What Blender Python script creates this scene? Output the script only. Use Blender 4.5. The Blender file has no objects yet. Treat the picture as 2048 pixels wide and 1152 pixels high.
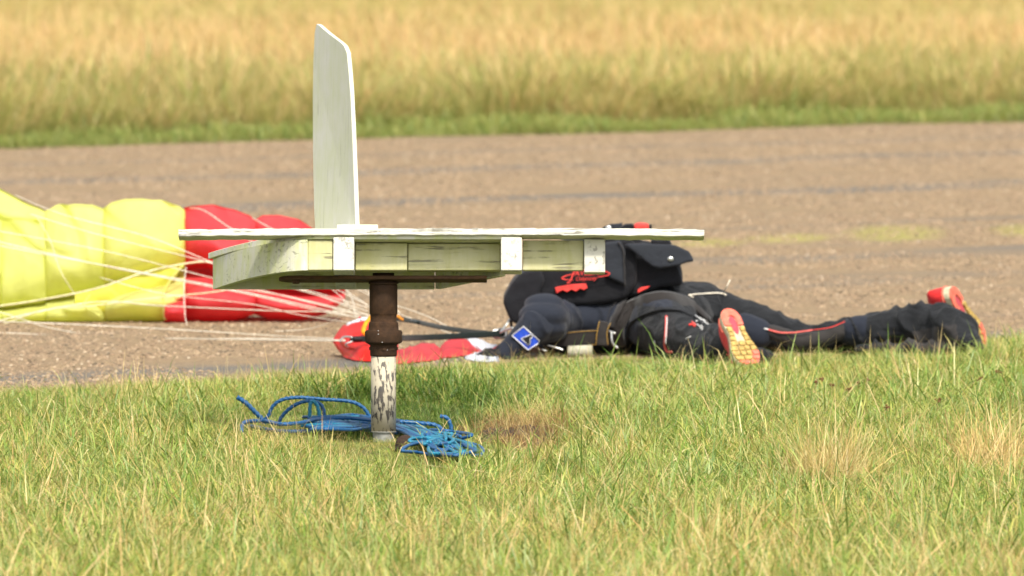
import bpy, bmesh, math, random
import numpy as np
from mathutils import Vector, Matrix, noise
S = bpy.context.scene
random.seed(7); RNG = np.random.default_rng(7)

# ------------------------------------------------------------------ camera, sky, sun, exposure
CAMH = 1.6; F = 23300.0; HORV = -266.0; W2, H2 = 1024.0, 576.0
PITCH = math.atan((H2 - HORV) / F)
cam_d = bpy.data.cameras.new('camera'); cam = bpy.data.objects.new('camera', cam_d)
S.collection.objects.link(cam); S.camera = cam
cam.location = (0, 0, CAMH); cam.rotation_euler = (math.pi / 2 - PITCH, 0, 0)
cam_d.sensor_width = 36; cam_d.lens = F / 2048 * 36
cam_d.clip_start = 0.5; cam_d.clip_end = 6000
cam_d.dof.use_dof = True; cam_d.dof.focus_distance = 31.0; cam_d.dof.aperture_fstop = 12.0
SUN_AZ = math.radians(16); SUN_EL = math.radians(51)      # azimuth measured from behind the camera towards the right
w = bpy.data.worlds.new('World'); S.world = w; w.use_nodes = True
nt = w.node_tree; bg = nt.nodes['Background']
sky = nt.nodes.new('ShaderNodeTexSky'); sky.sky_type = 'NISHITA'; sky.sun_disc = False
sky.sun_elevation = SUN_EL; sky.air_density = 1.0; sky.dust_density = 3.0; sky.ozone_density = 1.0
SD = Vector((math.sin(SUN_AZ) * math.cos(SUN_EL), -math.cos(SUN_AZ) * math.cos(SUN_EL), math.sin(SUN_EL)))
sky.sun_rotation = math.atan2(SD.x, SD.y)
hs = nt.nodes.new('ShaderNodeHueSaturation'); hs.inputs['Saturation'].default_value = .30      # thin high haze: a paler sky
nt.links.new(sky.outputs[0], hs.inputs['Color']); nt.links.new(hs.outputs[0], bg.inputs[0]); bg.inputs[1].default_value = 0.15
sl = bpy.data.lights.new('sun', 'SUN'); sl.energy = 2.5; sl.angle = math.radians(6.0); sl.color = (1, .94, .82)
so = bpy.data.objects.new('sun', sl); S.collection.objects.link(so)
so.rotation_euler = SD.to_track_quat('Z', 'Y').to_euler(); so.location = (5, -5, 20)
S.view_settings.view_transform = 'Standard'; S.view_settings.look = 'None'
S.view_settings.exposure = 0.70; S.view_settings.gamma = 1.0

# ------------------------------------------------------------------ helpers
def P(u, v, Y):
    """world point at depth Y seen at photo position (u, v)"""
    cp, sp = math.cos(PITCH), math.sin(PITCH)
    a = (u - W2) / F; b = (H2 - v) / F
    d = Vector((a, cp + b * sp, -sp + b * cp))
    return Vector((0, 0, CAMH)) + d * (Y / d.y)
def G(u, v, z=0.0):
    """world point at height z seen at (u, v)"""
    cp, sp = math.cos(PITCH), math.sin(PITCH)
    a = (u - W2) / F; b = (H2 - v) / F
    d = Vector((a, cp + b * sp, -sp + b * cp))
    return Vector((0, 0, CAMH)) + d * ((z - CAMH) / d.z)
def tag(o, label=None, cat=None, group=None, kind=None):
    if label: o['label'] = label
    if cat: o['category'] = cat
    if group: o['group'] = group
    if kind: o['kind'] = kind
    return o
def empty(name, loc=(0, 0, 0), parent=None):
    o = bpy.data.objects.new(name, None); S.collection.objects.link(o); o.location = loc
    o.empty_display_size = .1
    if parent: o.parent = parent
    return o
def link(name, me, mat=None, parent=None, smooth=False):
    o = bpy.data.objects.new(name, me); S.collection.objects.link(o)
    if mat:
        for m in (mat if isinstance(mat, (list, tuple)) else [mat]): me.materials.append(m)
    if smooth: me.polygons.foreach_set('use_smooth', [True] * len(me.polygons))
    if parent:
        o.parent = parent
        o.matrix_parent_inverse = wm(parent).inverted()
    return o
def wm(o):
    m = Matrix.LocRotScale(o.location, o.rotation_euler, o.scale)
    return (wm(o.parent) @ o.matrix_parent_inverse @ m) if o.parent else m
def from_bm(name, bm, mat=None, parent=None, smooth=False, local=False):
    me = bpy.data.meshes.new(name); bm.normal_update(); bm.to_mesh(me); bm.free()
    o = link(name, me, mat, parent, smooth)
    if local: o.matrix_parent_inverse = Matrix.Identity(4)
    return o
def evaluated(o):
    dg = bpy.context.evaluated_depsgraph_get(); dg.update()
    me = bpy.data.meshes.new_from_object(o.evaluated_get(dg)); old = o.data
    o.modifiers.clear(); o.data = me; return o
def catmull(pts, n=8, closed=False):
    pts = [Vector(p) for p in pts]; out = []
    L = len(pts)
    rng = L if closed else L - 1
    for i in range(rng):
        if closed: p0, p1, p2, p3 = pts[(i-1) % L], pts[i], pts[(i+1) % L], pts[(i+2) % L]
        else: p0, p1, p2, p3 = pts[max(i-1, 0)], pts[i], pts[i+1], pts[min(i+2, L-1)]
        for k in range(n):
            t = k / n
            out.append(0.5 * ((2*p1) + (-p0+p2)*t + (2*p0-5*p1+4*p2-p3)*t*t + (-p0+3*p1-3*p2+p3)*t**3))
    if not closed: out.append(pts[-1])
    return out
def sweep(bm, path, r, sides=8, lobes=0, pitch=.03, flat=1.0, up=None):
    """tube along path; r may be a list; lobes>0 gives a laid rope; flat<1 a webbing"""
    n = len(path); rings = []; acc = 0
    prev = None
    for i, p in enumerate(path):
        t = (path[min(i+1, n-1)] - path[max(i-1, 0)])
        if t.length < 1e-9: t = Vector((1, 0, 0))
        t.normalize()
        if up is not None: a = Vector(up)
        elif prev is None: a = Vector((0, 0, 1)) if abs(t.z) < .9 else Vector((1, 0, 0))
        else: a = prev
        a = (a - t * a.dot(t))
        if a.length < 1e-6: a = Vector((1, 0, 0)) - t * t.x
        a.normalize(); prev = a; b = t.cross(a)
        if i: acc += (p - path[i-1]).length
        rr = r[i] if isinstance(r, (list, tuple)) else r
        ring = []
        for k in range(sides):
            an = 2 * math.pi * k / sides
            q = rr
            if lobes: q = rr * (0.62 + 0.45 * abs(math.cos(lobes * (an - 2 * math.pi * acc / pitch) / 2)))
            ring.append(bm.verts.new(p + a * (math.cos(an) * q * flat) + b * (math.sin(an) * q)))
        rings.append(ring)
    for i in range(n - 1):
        for k in range(sides):
            bm.faces.new((rings[i][k], rings[i][(k+1) % sides], rings[i+1][(k+1) % sides], rings[i+1][k]))
    bm.faces.new(rings[0][::-1]); bm.faces.new(rings[-1])
def tube(name, pts, r, mat, parent, sides=8, n=8, **k):
    bm = bmesh.new(); sweep(bm, catmull(pts, n), r, sides, **k)
    return from_bm(name, bm, mat, parent, True)
def box_bm(bm, c, s, bev=0.0, seg=2, M=None):
    r = bmesh.ops.create_cube(bm, size=1.0)
    vs = r['verts']
    for v in vs: v.co = Vector((c[0] + v.co.x * s[0], c[1] + v.co.y * s[1], c[2] + v.co.z * s[2]))
    es = list({e for v in vs for e in v.link_edges})
    if bev > 0:
        o = bmesh.ops.bevel(bm, geom=es, offset=bev, segments=seg, affect='EDGES', profile=.5)
        vs = list({v for f in o['faces'] for v in f.verts} | {v for v in vs if v.is_valid})
    if M is not None:
        for v in vs: v.co = M @ v.co
def prism_bm(bm, pts, off, bev=0.0, seg=2):
    """polygon (list of Vector) extruded by vector off, rounded edges"""
    a = [bm.verts.new(p) for p in pts]; b = [bm.verts.new(Vector(p) + Vector(off)) for p in pts]
    fs = [bm.faces.new(a), bm.faces.new(b[::-1])]
    n = len(pts)
    for i in range(n): fs.append(bm.faces.new((a[i], b[i], b[(i+1) % n], a[(i+1) % n])))
    bmesh.ops.recalc_face_normals(bm, faces=fs)
    if bev > 0:
        es = list({e for f in fs for e in f.edges})
        bmesh.ops.bevel(bm, geom=es, offset=bev, segments=seg, affect='EDGES', profile=.5, clamp_overlap=True)
def nz(p, s, seed=0): return noise.noise(Vector(p) * s + Vector((seed * 13.1, seed * 7.7, seed * 3.3)))
def wobble(o, amp, s, seed=0):
    for v in o.data.vertices:
        v.co += Vector((nz(v.co, s, seed), nz(v.co, s, seed + 1), nz(v.co, s, seed + 2))) * amp

# ------------------------------------------------------------------ materials
class NB:
    def __init__(s, name):
        s.m = bpy.data.materials.new(name); s.m.use_nodes = True; s.t = s.m.node_tree
        s.n = s.t.nodes; s.b = s.n['Principled BSDF']; s.out = s.n['Material Output']
    def new(s, ty, **k):
        x = s.n.new(ty)
        for a, b in k.items(): setattr(x, a, b)
        return x
    def lk(s, a, b): s.t.links.new(a, b)
    def coord(s, kind='Object', scale=(1, 1, 1), rot=(0, 0, 0)):
        c = s.new('ShaderNodeTexCoord'); m = s.new('ShaderNodeMapping')
        m.inputs['Scale'].default_value = scale; m.inputs['Rotation'].default_value = rot
        s.lk(c.outputs[kind], m.inputs[0]); return m.outputs[0]
    def noise(s, vec, scale, detail=4, rough=.55, dist=0):
        x = s.new('ShaderNodeTexNoise'); x.inputs['Scale'].default_value = scale
        x.inputs['Detail'].default_value = detail; x.inputs['Roughness'].default_value = rough
        x.inputs['Distortion'].default_value = dist
        if vec is not None: s.lk(vec, x.inputs[0])
        return x.outputs[0]
    def ramp(s, fac, stops, interp='LINEAR'):
        x = s.new('ShaderNodeValToRGB'); x.color_ramp.interpolation = interp; e = x.color_ramp.elements
        while len(e) < len(stops): e.new(0.5)
        for i, (p, c) in enumerate(stops):
            e[i].position = p; e[i].color = (c, c, c, 1) if not isinstance(c, (tuple, list)) else (*c, 1)
        s.lk(fac, x.inputs[0]); return x.outputs[0]
    def mix(s, fac, a, b, mode='MIX'):
        x = s.new('ShaderNodeMix', data_type='RGBA', blend_type=mode)
        for i, q in ((0, fac), (6, a), (7, b)):
            if hasattr(q, 'links'): s.lk(q, x.inputs[i])
            elif i == 0: x.inputs[0].default_value = q
            else: x.inputs[i].default_value = (*q, 1)
        return x.outputs[2]
    def math(s, op, a, b=0.0, clamp=False):
        x = s.new('ShaderNodeMath', operation=op, use_clamp=clamp)
        for i, q in ((0, a), (1, b)):
            if hasattr(q, 'links'): s.lk(q, x.inputs[i])
            else: x.inputs[i].default_value = q
        return x.outputs[0]
    def col(s, c):
        if hasattr(c, 'links'): s.lk(c, s.b.inputs['Base Color'])
        else: s.b.inputs['Base Color'].default_value = (*c, 1)
    def rough(s, r, spec=.3):
        s.b.inputs['Roughness'].default_value = r; s.b.inputs['Specular IOR Level'].default_value = spec
    def bump(s, h, strength=.3, dist=.01):
        x = s.new('ShaderNodeBump'); x.inputs['Strength'].default_value = strength
        x.inputs['Distance'].default_value = dist; s.lk(h, x.inputs['Height'])
        s.lk(x.outputs[0], s.b.inputs['Normal'])

def mat_plain(name, c, rough=.6, spec=.3, metal=0, nscale=60, amt=.25, bump=.2, bd=.003):
    m = NB(name); v = m.coord()
    n = m.noise(v, nscale); f = m.ramp(n, [(.3, 1 - amt), (.7, 1 + amt)])
    m.col(m.mix(1.0, c, f, 'MULTIPLY')); m.rough(rough, spec); m.b.inputs['Metallic'].default_value = metal
    m.bump(n, bump, bd); return m.m

def mat_fabric(name, c, c2=None, rough=.85, sheen=.2, fold=.5, fs=14, trans=0.0):
    m = NB(name); v = m.coord()
    big = m.noise(v, 5, 3); c2 = c2 or tuple(x * 1.5 for x in c)
    base = m.mix(m.ramp(big, [(.35, 0.0), (.65, 1.0)]), c, c2)
    m.col(base); m.rough(rough, .25)
    m.b.inputs['Sheen Weight'].default_value = sheen; m.b.inputs['Sheen Roughness'].default_value = .5
    f = m.noise(m.coord(scale=(1, 1, 1.6)), fs, 3, .5, .6); wv = m.noise(v, 900, 1)
    h = m.math('ADD', m.math('MULTIPLY', f, 1.0), m.math('MULTIPLY', wv, .04)); m.bump(h, fold, .03)
    if trans > 0:
        tr = m.new('ShaderNodeBsdfTranslucent'); m.lk(base, tr.inputs[0])
        ms = m.new('ShaderNodeMixShader'); ms.inputs[0].default_value = trans
        m.lk(m.b.outputs[0], ms.inputs[1]); m.lk(tr.outputs[0], ms.inputs[2]); m.lk(ms.outputs[0], m.out.inputs[0])
    return m.m

def mat_paint(name, grain='x', crack=.5, green=.5, cols=None):
    m = NB(name)
    sc = {'x': (3, 60, 60), 'z': (60, 60, 3), 'end': (40, 40, 40)}[grain]
    g = m.noise(m.coord(scale=sc), 1.6, 6, .65, .3)
    blot = m.noise(m.coord(), 9, 5, .6)
    base = m.mix(m.ramp(blot, [(.38, 0.0), (.66, 1.0)]), *(cols[:2] if cols else ((.66, .64, .57), (.60, .60, .33) if green > .3 else (.62, .59, .50))))
    streak = m.noise(m.coord(scale=(26, 26, 3) if grain != 'z' else (40, 40, 1.2)), 1.5, 4)
    base = m.mix(m.math('MULTIPLY', m.ramp(streak, [(.45, 0.0), (.7, 1.0)]), green), base, cols[2] if cols else (.54, .58, .22))
    dark = m.ramp(g, [(.0, 1.0), (.43 - .08 * (1 - crack), 1.0), (.46 - .03 * (1 - crack), 0.0), (1, 0.0)])
    patch = m.ramp(m.noise(m.coord(), 14, 4), [(.40, 0.0), (.54, 1.0)])
    mask = m.math('MULTIPLY', m.math('MULTIPLY', dark, patch), crack, True)
    m.col(m.mix(mask, base, (.13, .115, .085))); m.rough(.6, .3)
    m.bump(m.math('SUBTRACT', m.math('MULTIPLY', g, .5), mask), .5, .002); return m.m

def mat_postpaint():
    m = NB('flaking_paint')
    v = m.coord(scale=(1, 1, .3)); n = m.noise(v, 95, 6, .65, .5); n2 = m.noise(m.coord(), 9, 3)
    s = m.math('ADD', n, m.math('MULTIPLY', n2, .35))
    mask = m.ramp(s, [(.0, 0.0), (.705, 0.0), (.715, 1.0)])
    rust = m.noise(m.coord(), 80, 3)
    under = m.mix(rust, (.05, .055, .06), (.16, .13, .10))
    base = m.mix(m.noise(m.coord(), 30, 4), (.60, .54, .42), (.44, .38, .26))
    m.col(m.mix(mask, base, under)); m.rough(.6, .3); m.bump(m.math('SUBTRACT', 1.0, mask), .6, .002)
    return m.m

def mat_rust(name='rusty_steel', dark=1.0):
    m = NB(name); n = m.noise(m.coord(), 55, 6, .7); n2 = m.noise(m.coord(), 12, 3)
    c = m.ramp(n, [(.3, (.035 * dark, .018 * dark, .010 * dark)), (.55, (.085 * dark, .042 * dark, .020 * dark)), (.75, (.15 * dark, .07 * dark, .03 * dark))])
    m.col(m.mix(n2, c, (.05 * dark, .03 * dark, .018 * dark))); m.rough(.85, .2); m.bump(n, .6, .003); return m.m

def mat_grass(name, trans=.3, tint=((1, 1, 1), (1, 1, 1)), patch=.6):
    """blade colour from the 'col' attribute, shifted in patches over the ground and from tuft to tuft"""
    m = NB(name); a = m.new('ShaderNodeAttribute', attribute_name='col')
    geo = m.new('ShaderNodeNewGeometry'); n = m.noise(geo.outputs['Position'], patch, 3, .6)
    oi = m.new('ShaderNodeObjectInfo')
    k = m.math('ADD', m.math('MULTIPLY', m.ramp(n, [(.35, 0.0), (.65, 1.0)]), .6), m.math('MULTIPLY', oi.outputs['Random'], .4))
    c = m.mix(1.0, a.outputs['Color'], m.mix(k, tint[0], tint[1]), 'MULTIPLY')
    d = m.new('ShaderNodeBsdfDiffuse'); t = m.new('ShaderNodeBsdfTranslucent'); gl = m.new('ShaderNodeBsdfGlossy')
    gl.inputs['Roughness'].default_value = .45; gl.inputs['Color'].default_value = (.9, .9, .8, 1)
    m.lk(c, d.inputs[0]); m.lk(c, t.inputs[0])
    s1 = m.new('ShaderNodeMixShader'); s1.inputs[0].default_value = trans
    s2 = m.new('ShaderNodeMixShader'); s2.inputs[0].default_value = .035
    m.lk(d.outputs[0], s1.inputs[1]); m.lk(t.outputs[0], s1.inputs[2])
    m.lk(s1.outputs[0], s2.inputs[1]); m.lk(gl.outputs[0], s2.inputs[2]); m.lk(s2.outputs[0], m.out.inputs[0])
    return m.m

RS = 1.15                                   # the runway runs diagonally: Y = q + RS * X
def mat_ground():
    m = NB('soil_and_turf'); p = m.new('ShaderNodeNewGeometry').outputs['Position']
    n = m.noise(p, 3, 5); n2 = m.noise(p, 40, 3)
    near = m.mix(m.ramp(n, [(.3, 0.0), (.7, 1.0)]), (.10, .12, .035), (.20, .16, .07))
    near = m.mix(m.ramp(n2, [(.4, 0.0), (.7, 1.0)]), near, (.07, .06, .03))
    sx = m.new('ShaderNodeSeparateXYZ'); m.lk(p, sx.inputs[0])
    far = m.ramp(m.math('MULTIPLY', m.math('SUBTRACT', sx.outputs[1], 66.0), 1 / 20, True), [(0, 0.0), (1, 1.0)])
    m.col(m.mix(far, near, m.mix(n, (.36, .26, .10), (.26, .24, .08)))); m.rough(.95, .1); m.bump(n2, .5, .03)
    # bare soil where the dead clump stands
    d = m.new('ShaderNodeVectorMath', operation='DISTANCE'); m.lk(p, d.inputs[0]); d.inputs[1].default_value = G(1045, 880)
    return m.m
def mat_road():
    m = NB('worn_tarmac'); p = m.new('ShaderNodeNewGeometry').outputs['Position']
    sx = m.new('ShaderNodeSeparateXYZ'); m.lk(p, sx.inputs[0])
    q = m.math('SUBTRACT', sx.outputs[1], m.math('MULTIPLY', sx.outputs[0], RS))
    al = m.math('ADD', sx.outputs[0], m.math('MULTIPLY', sx.outputs[1], RS))
    wob = m.noise(p, .35, 4, .6)
    q2 = m.math('ADD', q, m.math('MULTIPLY', m.math('SUBTRACT', wob, .5), 2.2))
    t = m.math('MULTIPLY', m.math('SUBTRACT', q2, 35), 1 / 35)
    stops = []
    for c, wd, k in ((38.1, .35, 1.0), (43.6, .3, .45), (46.2, .4, .6), (50.4, .25, .4), (56.0, .5, .95), (62.0, .5, .7), (65.6, .4, .4)):
        x = (c - 35) / 35; d = wd / 35
        stops += [(x - d * 1.6, 0.0), (x - d * .3, k), (x + d * .3, k), (x + d * 1.6, 0.0)]
    band = m.ramp(t, [(0, 0.0)] + stops + [(1, 0.0)])
    cb = m.new('ShaderNodeCombineXYZ'); m.lk(m.math('MULTIPLY', al, .22), cb.inputs[0]); m.lk(m.math('MULTIPLY', q, 1.6), cb.inputs[1])
    st = m.noise(cb.outputs[0], 1.0, 5, .65)
    band = m.math('ADD', m.math('MULTIPLY', band, m.ramp(st, [(.3, .5), (.55, 1.1)])), m.math('MULTIPLY', m.ramp(st, [(.54, 0.0), (.70, 1.0)]), .40), True)
    chip = m.noise(p, 55, 4, .7); mid = m.noise(p, 6, 4, .6)
    tan = m.ramp(chip, [(.30, (.08, .06, .04)), (.45, (.28, .19, .11)), (.58, (.39, .275, .16)), (.74, (.56, .43, .28))])
    tan = m.mix(m.math('MULTIPLY', m.ramp(mid, [(.4, 0.0), (.7, 1.0)]), .5), tan, (.40, .30, .16))
    blot = m.noise(p, 1.1, 5, .7); tan = m.mix(m.ramp(blot, [(.45, 0.0), (.68, .40)]), tan, (.28, .21, .14))
    grey = m.ramp(chip, [(.3, (.11, .105, .095)), (.7, (.27, .235, .19))])
    c = m.mix(band, tan, grey)
    # moss growing through the surface
    for (u, v, rx, ry) in ((1790, 468, .30, 1.6), (2048, 463, .2, 1.2), (1420, 488, .2, .8), (1580, 478, .25, .8)):
        g = G(u, v); a = m.math('MULTIPLY', m.math('SUBTRACT', sx.outputs[0], g.x), 1 / rx); b = m.math('MULTIPLY', m.math('SUBTRACT', m.math('SUBTRACT', sx.outputs[1], g.y), m.math('MULTIPLY', m.math('SUBTRACT', sx.outputs[0], g.x), RS)), 1 / ry)
        r = m.math('ADD', m.math('MULTIPLY', a, a), m.math('MULTIPLY', b, b))
        k = m.ramp(m.math('ADD', m.math('MULTIPLY', r, .40), m.math('MULTIPLY', m.noise(p, 14, 4, .7), .7)), [(.34, .95), (.66, 0.0)])
        c = m.mix(k, c, (.40, .36, .10))
    m.col(c); m.rough(.9, .2); m.bump(m.math('ADD', chip, m.math('MULTIPLY', m.noise(p, 14, 4, .6), 1.5)), 1.0, .02); return m.m

M_ground = mat_ground(); M_road = mat_road()
M_paint = mat_paint('white_paint_board', 'x', .8, .15)
M_paintg = mat_paint('green_streaked_paint', 'x', .55, .8)  # off-white paint with random green blotches and streaks
M_olive = mat_paint('shade_toned_paint', 'x', .7, .5, ((.58, .55, .35), (.48, .46, .22), (.42, .40, .13)))  # shade on the recessed blocks and rails, painted in as a darker olive
M_painte = mat_paint('white_paint_end_grain', 'end', .55, .05)
M_fin = mat_paint('white_paint_fin', 'z', .18, .35, ((.72, .71, .62), (.66, .67, .50), (.60, .63, .36)))
M_post = mat_postpaint(); M_rust = mat_rust('rusty_steel', .75); M_rustd = mat_rust('rusty_plate', 1.3)
M_galv = mat_plain('galvanised_steel', (.34, .34, .31), .55, .5, .3)
M_steel = mat_plain('bright_steel', (.62, .62, .58), .3, .5, .9)
M_rope = mat_plain('blue_polyprop_rope', (.004, .085, .23), .45, .5, 0, 240, .35, .5)
M_ropel = mat_plain('pale_blue_rope', (.012, .19, .30), .45, .5, 0, 240, .35, .5)
M_suit = mat_fabric('black_jumpsuit', (.008, .009, .011), (.013, .014, .016), sheen=.08, fold=.7, fs=11)
M_suitn = mat_fabric('navy_stretch_panel', (.012, .015, .024), (.016, .020, .032), sheen=.08, fold=.3, fs=9)
M_suitg = mat_fabric('washed_black_cordura', (.024, .021, .020), (.036, .032, .030), sheen=.1, fold=.25)
M_pack = mat_fabric('black_cordura', (.006, .006, .008), (.011, .011, .014), sheen=.06, fold=.3, fs=10)
M_flap = mat_fabric('charcoal_cordura', (.020, .023, .030), (.026, .029, .037), sheen=.1, fold=.2)
M_web = mat_fabric('black_webbing', (.015, .012, .011), (.024, .020, .018), fold=.1)
M_riser = mat_fabric('dark_green_black_webbing', (.006, .013, .012), (.010, .018, .016), fold=.1)
M_gold = mat_plain('gold_thread', (.45, .26, .05), .6)
M_red = mat_plain('red_thread', (.70, .05, .04), .6)
M_pipe = mat_plain('coral_piping', (.78, .14, .12), .6)
M_white = mat_plain('white_piping', (.75, .74, .72), .6)
M_line = mat_plain('cream_line', (.84, .76, .62), .7)
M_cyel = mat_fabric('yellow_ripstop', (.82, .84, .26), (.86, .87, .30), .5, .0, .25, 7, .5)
M_cyeld = mat_fabric('yellow_ripstop_shaded', (.62, .60, .06), (.66, .64, .08), .5, .0, .35, 9, .2)  # yellow ripstop darkened to paint in the shade inside the cell
M_cred = mat_fabric('red_ripstop', (.80, .075, .085), (.84, .09, .10), .5, .0, .3, 8, .45)
M_sred = mat_fabric('red_slider_nylon', (.72, .02, .012), (.78, .03, .02), .45, .0, .25, 8, .3)
M_swhite = mat_fabric('white_nylon', (.72, .74, .80), (.78, .78, .82), .5, .0, .4, 20, .2)
M_orange = mat_plain('orange_tape', (.85, .30, .01), .6)
M_tape = mat_plain('cream_tape', (.72, .66, .40), .7)
M_blue = mat_plain('blue_vinyl', (.012, .055, .42), .4, .4)
M_black = mat_plain('black_rubber', (.008, .008, .009), .6)
M_skin = mat_plain('skin', (.52, .31, .22), .5)
M_shoe = mat_fabric('red_mesh_shoe', (.66, .022, .02), (.72, .03, .03), .6, .1, .3, 60)
M_coral = mat_plain('coral_rubber', (.76, .17, .11), .55)
M_gum = mat_plain('gum_rubber', (.46, .31, .095), .7, .25, 0, 90, .45)
M_mid = mat_plain('cream_foam', (.56, .49, .33), .6)
M_pinkg = mat_plain('pink_gel', (.50, .07, .09), .4)
M_pale = mat_plain('pale_foam_tube', (.42, .40, .30), .7)
M_brown = mat_plain('dark_brown_leather', (.045, .025, .015), .7)
M_deadflower = mat_plain('dry_brown_seed', (.16, .07, .03), .9)
M_stem = mat_plain('dry_stem', (.30, .22, .08), .9)
M_grass = mat_grass('lawn_blades', .32, ((.88, 1.0, .86), (1.22, 1.12, 1.02)), .9)
M_field = mat_grass('field_blades', .30, ((1.04, 1.04, .95), (1.22, 1.15, 1.05)), .25)
M_pebble = NB('gravel_chips')
_oi = M_pebble.new('ShaderNodeObjectInfo')
M_pebble.col(M_pebble.ramp(_oi.outputs['Random'], [(0, (.10, .08, .055)), (.3, (.25, .175, .11)), (.65, (.34, .24, .15)), (.95, (.42, .31, .20)), (1, (.54, .44, .32))]))
M_pebble.rough(.85, .2); M_pebble = M_pebble.m

# ------------------------------------------------------------------ setting: ground and runway
QN, QF = 36.95, 69.4
def grid_plane(name, corners, mat, kind_label=None):
    me = bpy.data.meshes.new(name); me.from_pydata([tuple(c) for c in corners], [], [(0, 1, 2, 3)]); me.update()
    o = link(name, me, mat); tag(o, kind='structure'); return o
grid_plane('ground', [(-2500, -1500, 0), (2500, -1500, 0), (2500, 5000, 0), (-2500, 5000, 0)], M_ground)
def edge_near(x): return QN + RS * x + .42 * max(0, x - .7) ** 1.5 + .38 * math.exp(-((x - .35) / .5) ** 2) + .22 * nz((x * 1.0, 0, 0), 1.3, 1) + .10 * nz((x, 0, 0), 5, 2)
def edge_far(x): return QF + RS * x + .7 * nz((x, 0, 0), .55, 3) + .25 * nz((x, 0, 0), 2.2, 4)
xs = np.concatenate([np.linspace(-70, -6, 30), np.linspace(-5.8, 6, 160), np.linspace(6.3, 70, 30)])
vs, fs = [], []
for x in xs: vs += [(x, edge_near(x), .004), (x, edge_far(x), .004)]
for i in range(len(xs) - 1): fs.append((2*i, 2*i+2, 2*i+3, 2*i+1))
me = bpy.data.meshes.new('runway'); me.from_pydata(vs, [], fs); me.update()
tag(link('runway', me, M_road), kind='structure')

# ------------------------------------------------------------------ scattered stuff
def blade_mesh(name, blades, mat):
    """blades: list of (x, y, h, w, lean, az, curl, colour_low, colour_top)"""
    vs, fs, cs = [], [], []
    for (x, y, h, w_, lean, az, curl, c0, c1) in blades:
        b = len(vs); face = az + math.pi / 2 + random.uniform(-.6, .6)
        wx, wy = math.cos(face) * w_ / 2, math.sin(face) * w_ / 2
        dx, dy = math.cos(az), math.sin(az)
        for k, (t, ws) in enumerate(((0, .7), (.35, 1), (.7, .75))):
            a = lean * t + curl * t * t; px = x + dx * h * a; py = y + dy * h * a; pz = h * t * (1 - .25 * a * a * min(1, t))
            vs += [(px - wx * ws, py - wy * ws, pz), (px + wx * ws, py + wy * ws, pz)]
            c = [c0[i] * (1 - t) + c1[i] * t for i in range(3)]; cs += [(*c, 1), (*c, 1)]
        a = lean + curl; vs.append((x + dx * h * a, y + dy * h * a, max(h * (1 - .25 * min(a * a, 2.4)), .3 * h))); cs.append((*c1, 1))
        fs += [(b, b+1, b+3, b+2), (b+2, b+3, b+5, b+4), (b+4, b+5, b+6)]
    me = bpy.data.meshes.new(name); me.from_pydata(vs, [], fs)
    at = me.color_attributes.new('col', 'FLOAT_COLOR', 'POINT')
    at.data.foreach_set('color', np.array(cs, dtype=np.float32).ravel())
    me.materials.append(mat); me.update(); return me
def jit(c, k=.18):
    f = random.uniform(1 - k, 1 + k); return (c[0] * f * random.uniform(.93, 1.07), c[1] * f, c[2] * f * random.uniform(.85, 1.15))
GREEN = [(.20, .30, .05), (.30, .40, .08), (.39, .47, .13), (.46, .51, .18), (.26, .38, .13), (.11, .20, .03), (.15, .26, .04)]
YELG = [(.52, .49, .13), (.58, .52, .17), (.47, .47, .12)]
STRAW = [(.72, .53, .25), (.80, .62, .33), (.62, .44, .20), (.56, .35, .14)]
DEAD = [(.34, .19, .08), (.50, .32, .14), (.22, .12, .05), (.62, .45, .22)]
def lawn(n, hmin, hmax, rad, pst, pyel, wmin=.0011, wmax=.0027, lean=1.0, curl=.9):
    out = []
    for _ in range(n):
        r = rad * math.sqrt(random.random()); a = random.uniform(0, 6.283)
        q = random.random(); pal = STRAW if q < pst else (YELG if q < pst + pyel else GREEN)
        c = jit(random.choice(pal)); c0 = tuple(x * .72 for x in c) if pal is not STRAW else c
        c1 = c if random.random() > .12 else jit(random.choice(YELG))
        h = random.uniform(hmin, hmax) * random.choice((.7, 1, 1, 1.2))
        out.append((r * math.cos(a), r * math.sin(a), h, random.uniform(wmin, wmax) * (.7 if pal is STRAW else 1), random.uniform(.02, lean), random.uniform(0, 6.283), random.uniform(0, curl), c0, c1))
    return out
TEMPL = bpy.data.collections.new('blade_templates')        # source meshes of the scattered stuff
def template_set(name, meshes):
    c = bpy.data.collections.new(name); 
    for i, me in enumerate(meshes):
        o = bpy.data.objects.new('%s_%02d' % (name, i), me); c.objects.link(o)
    return c
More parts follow.
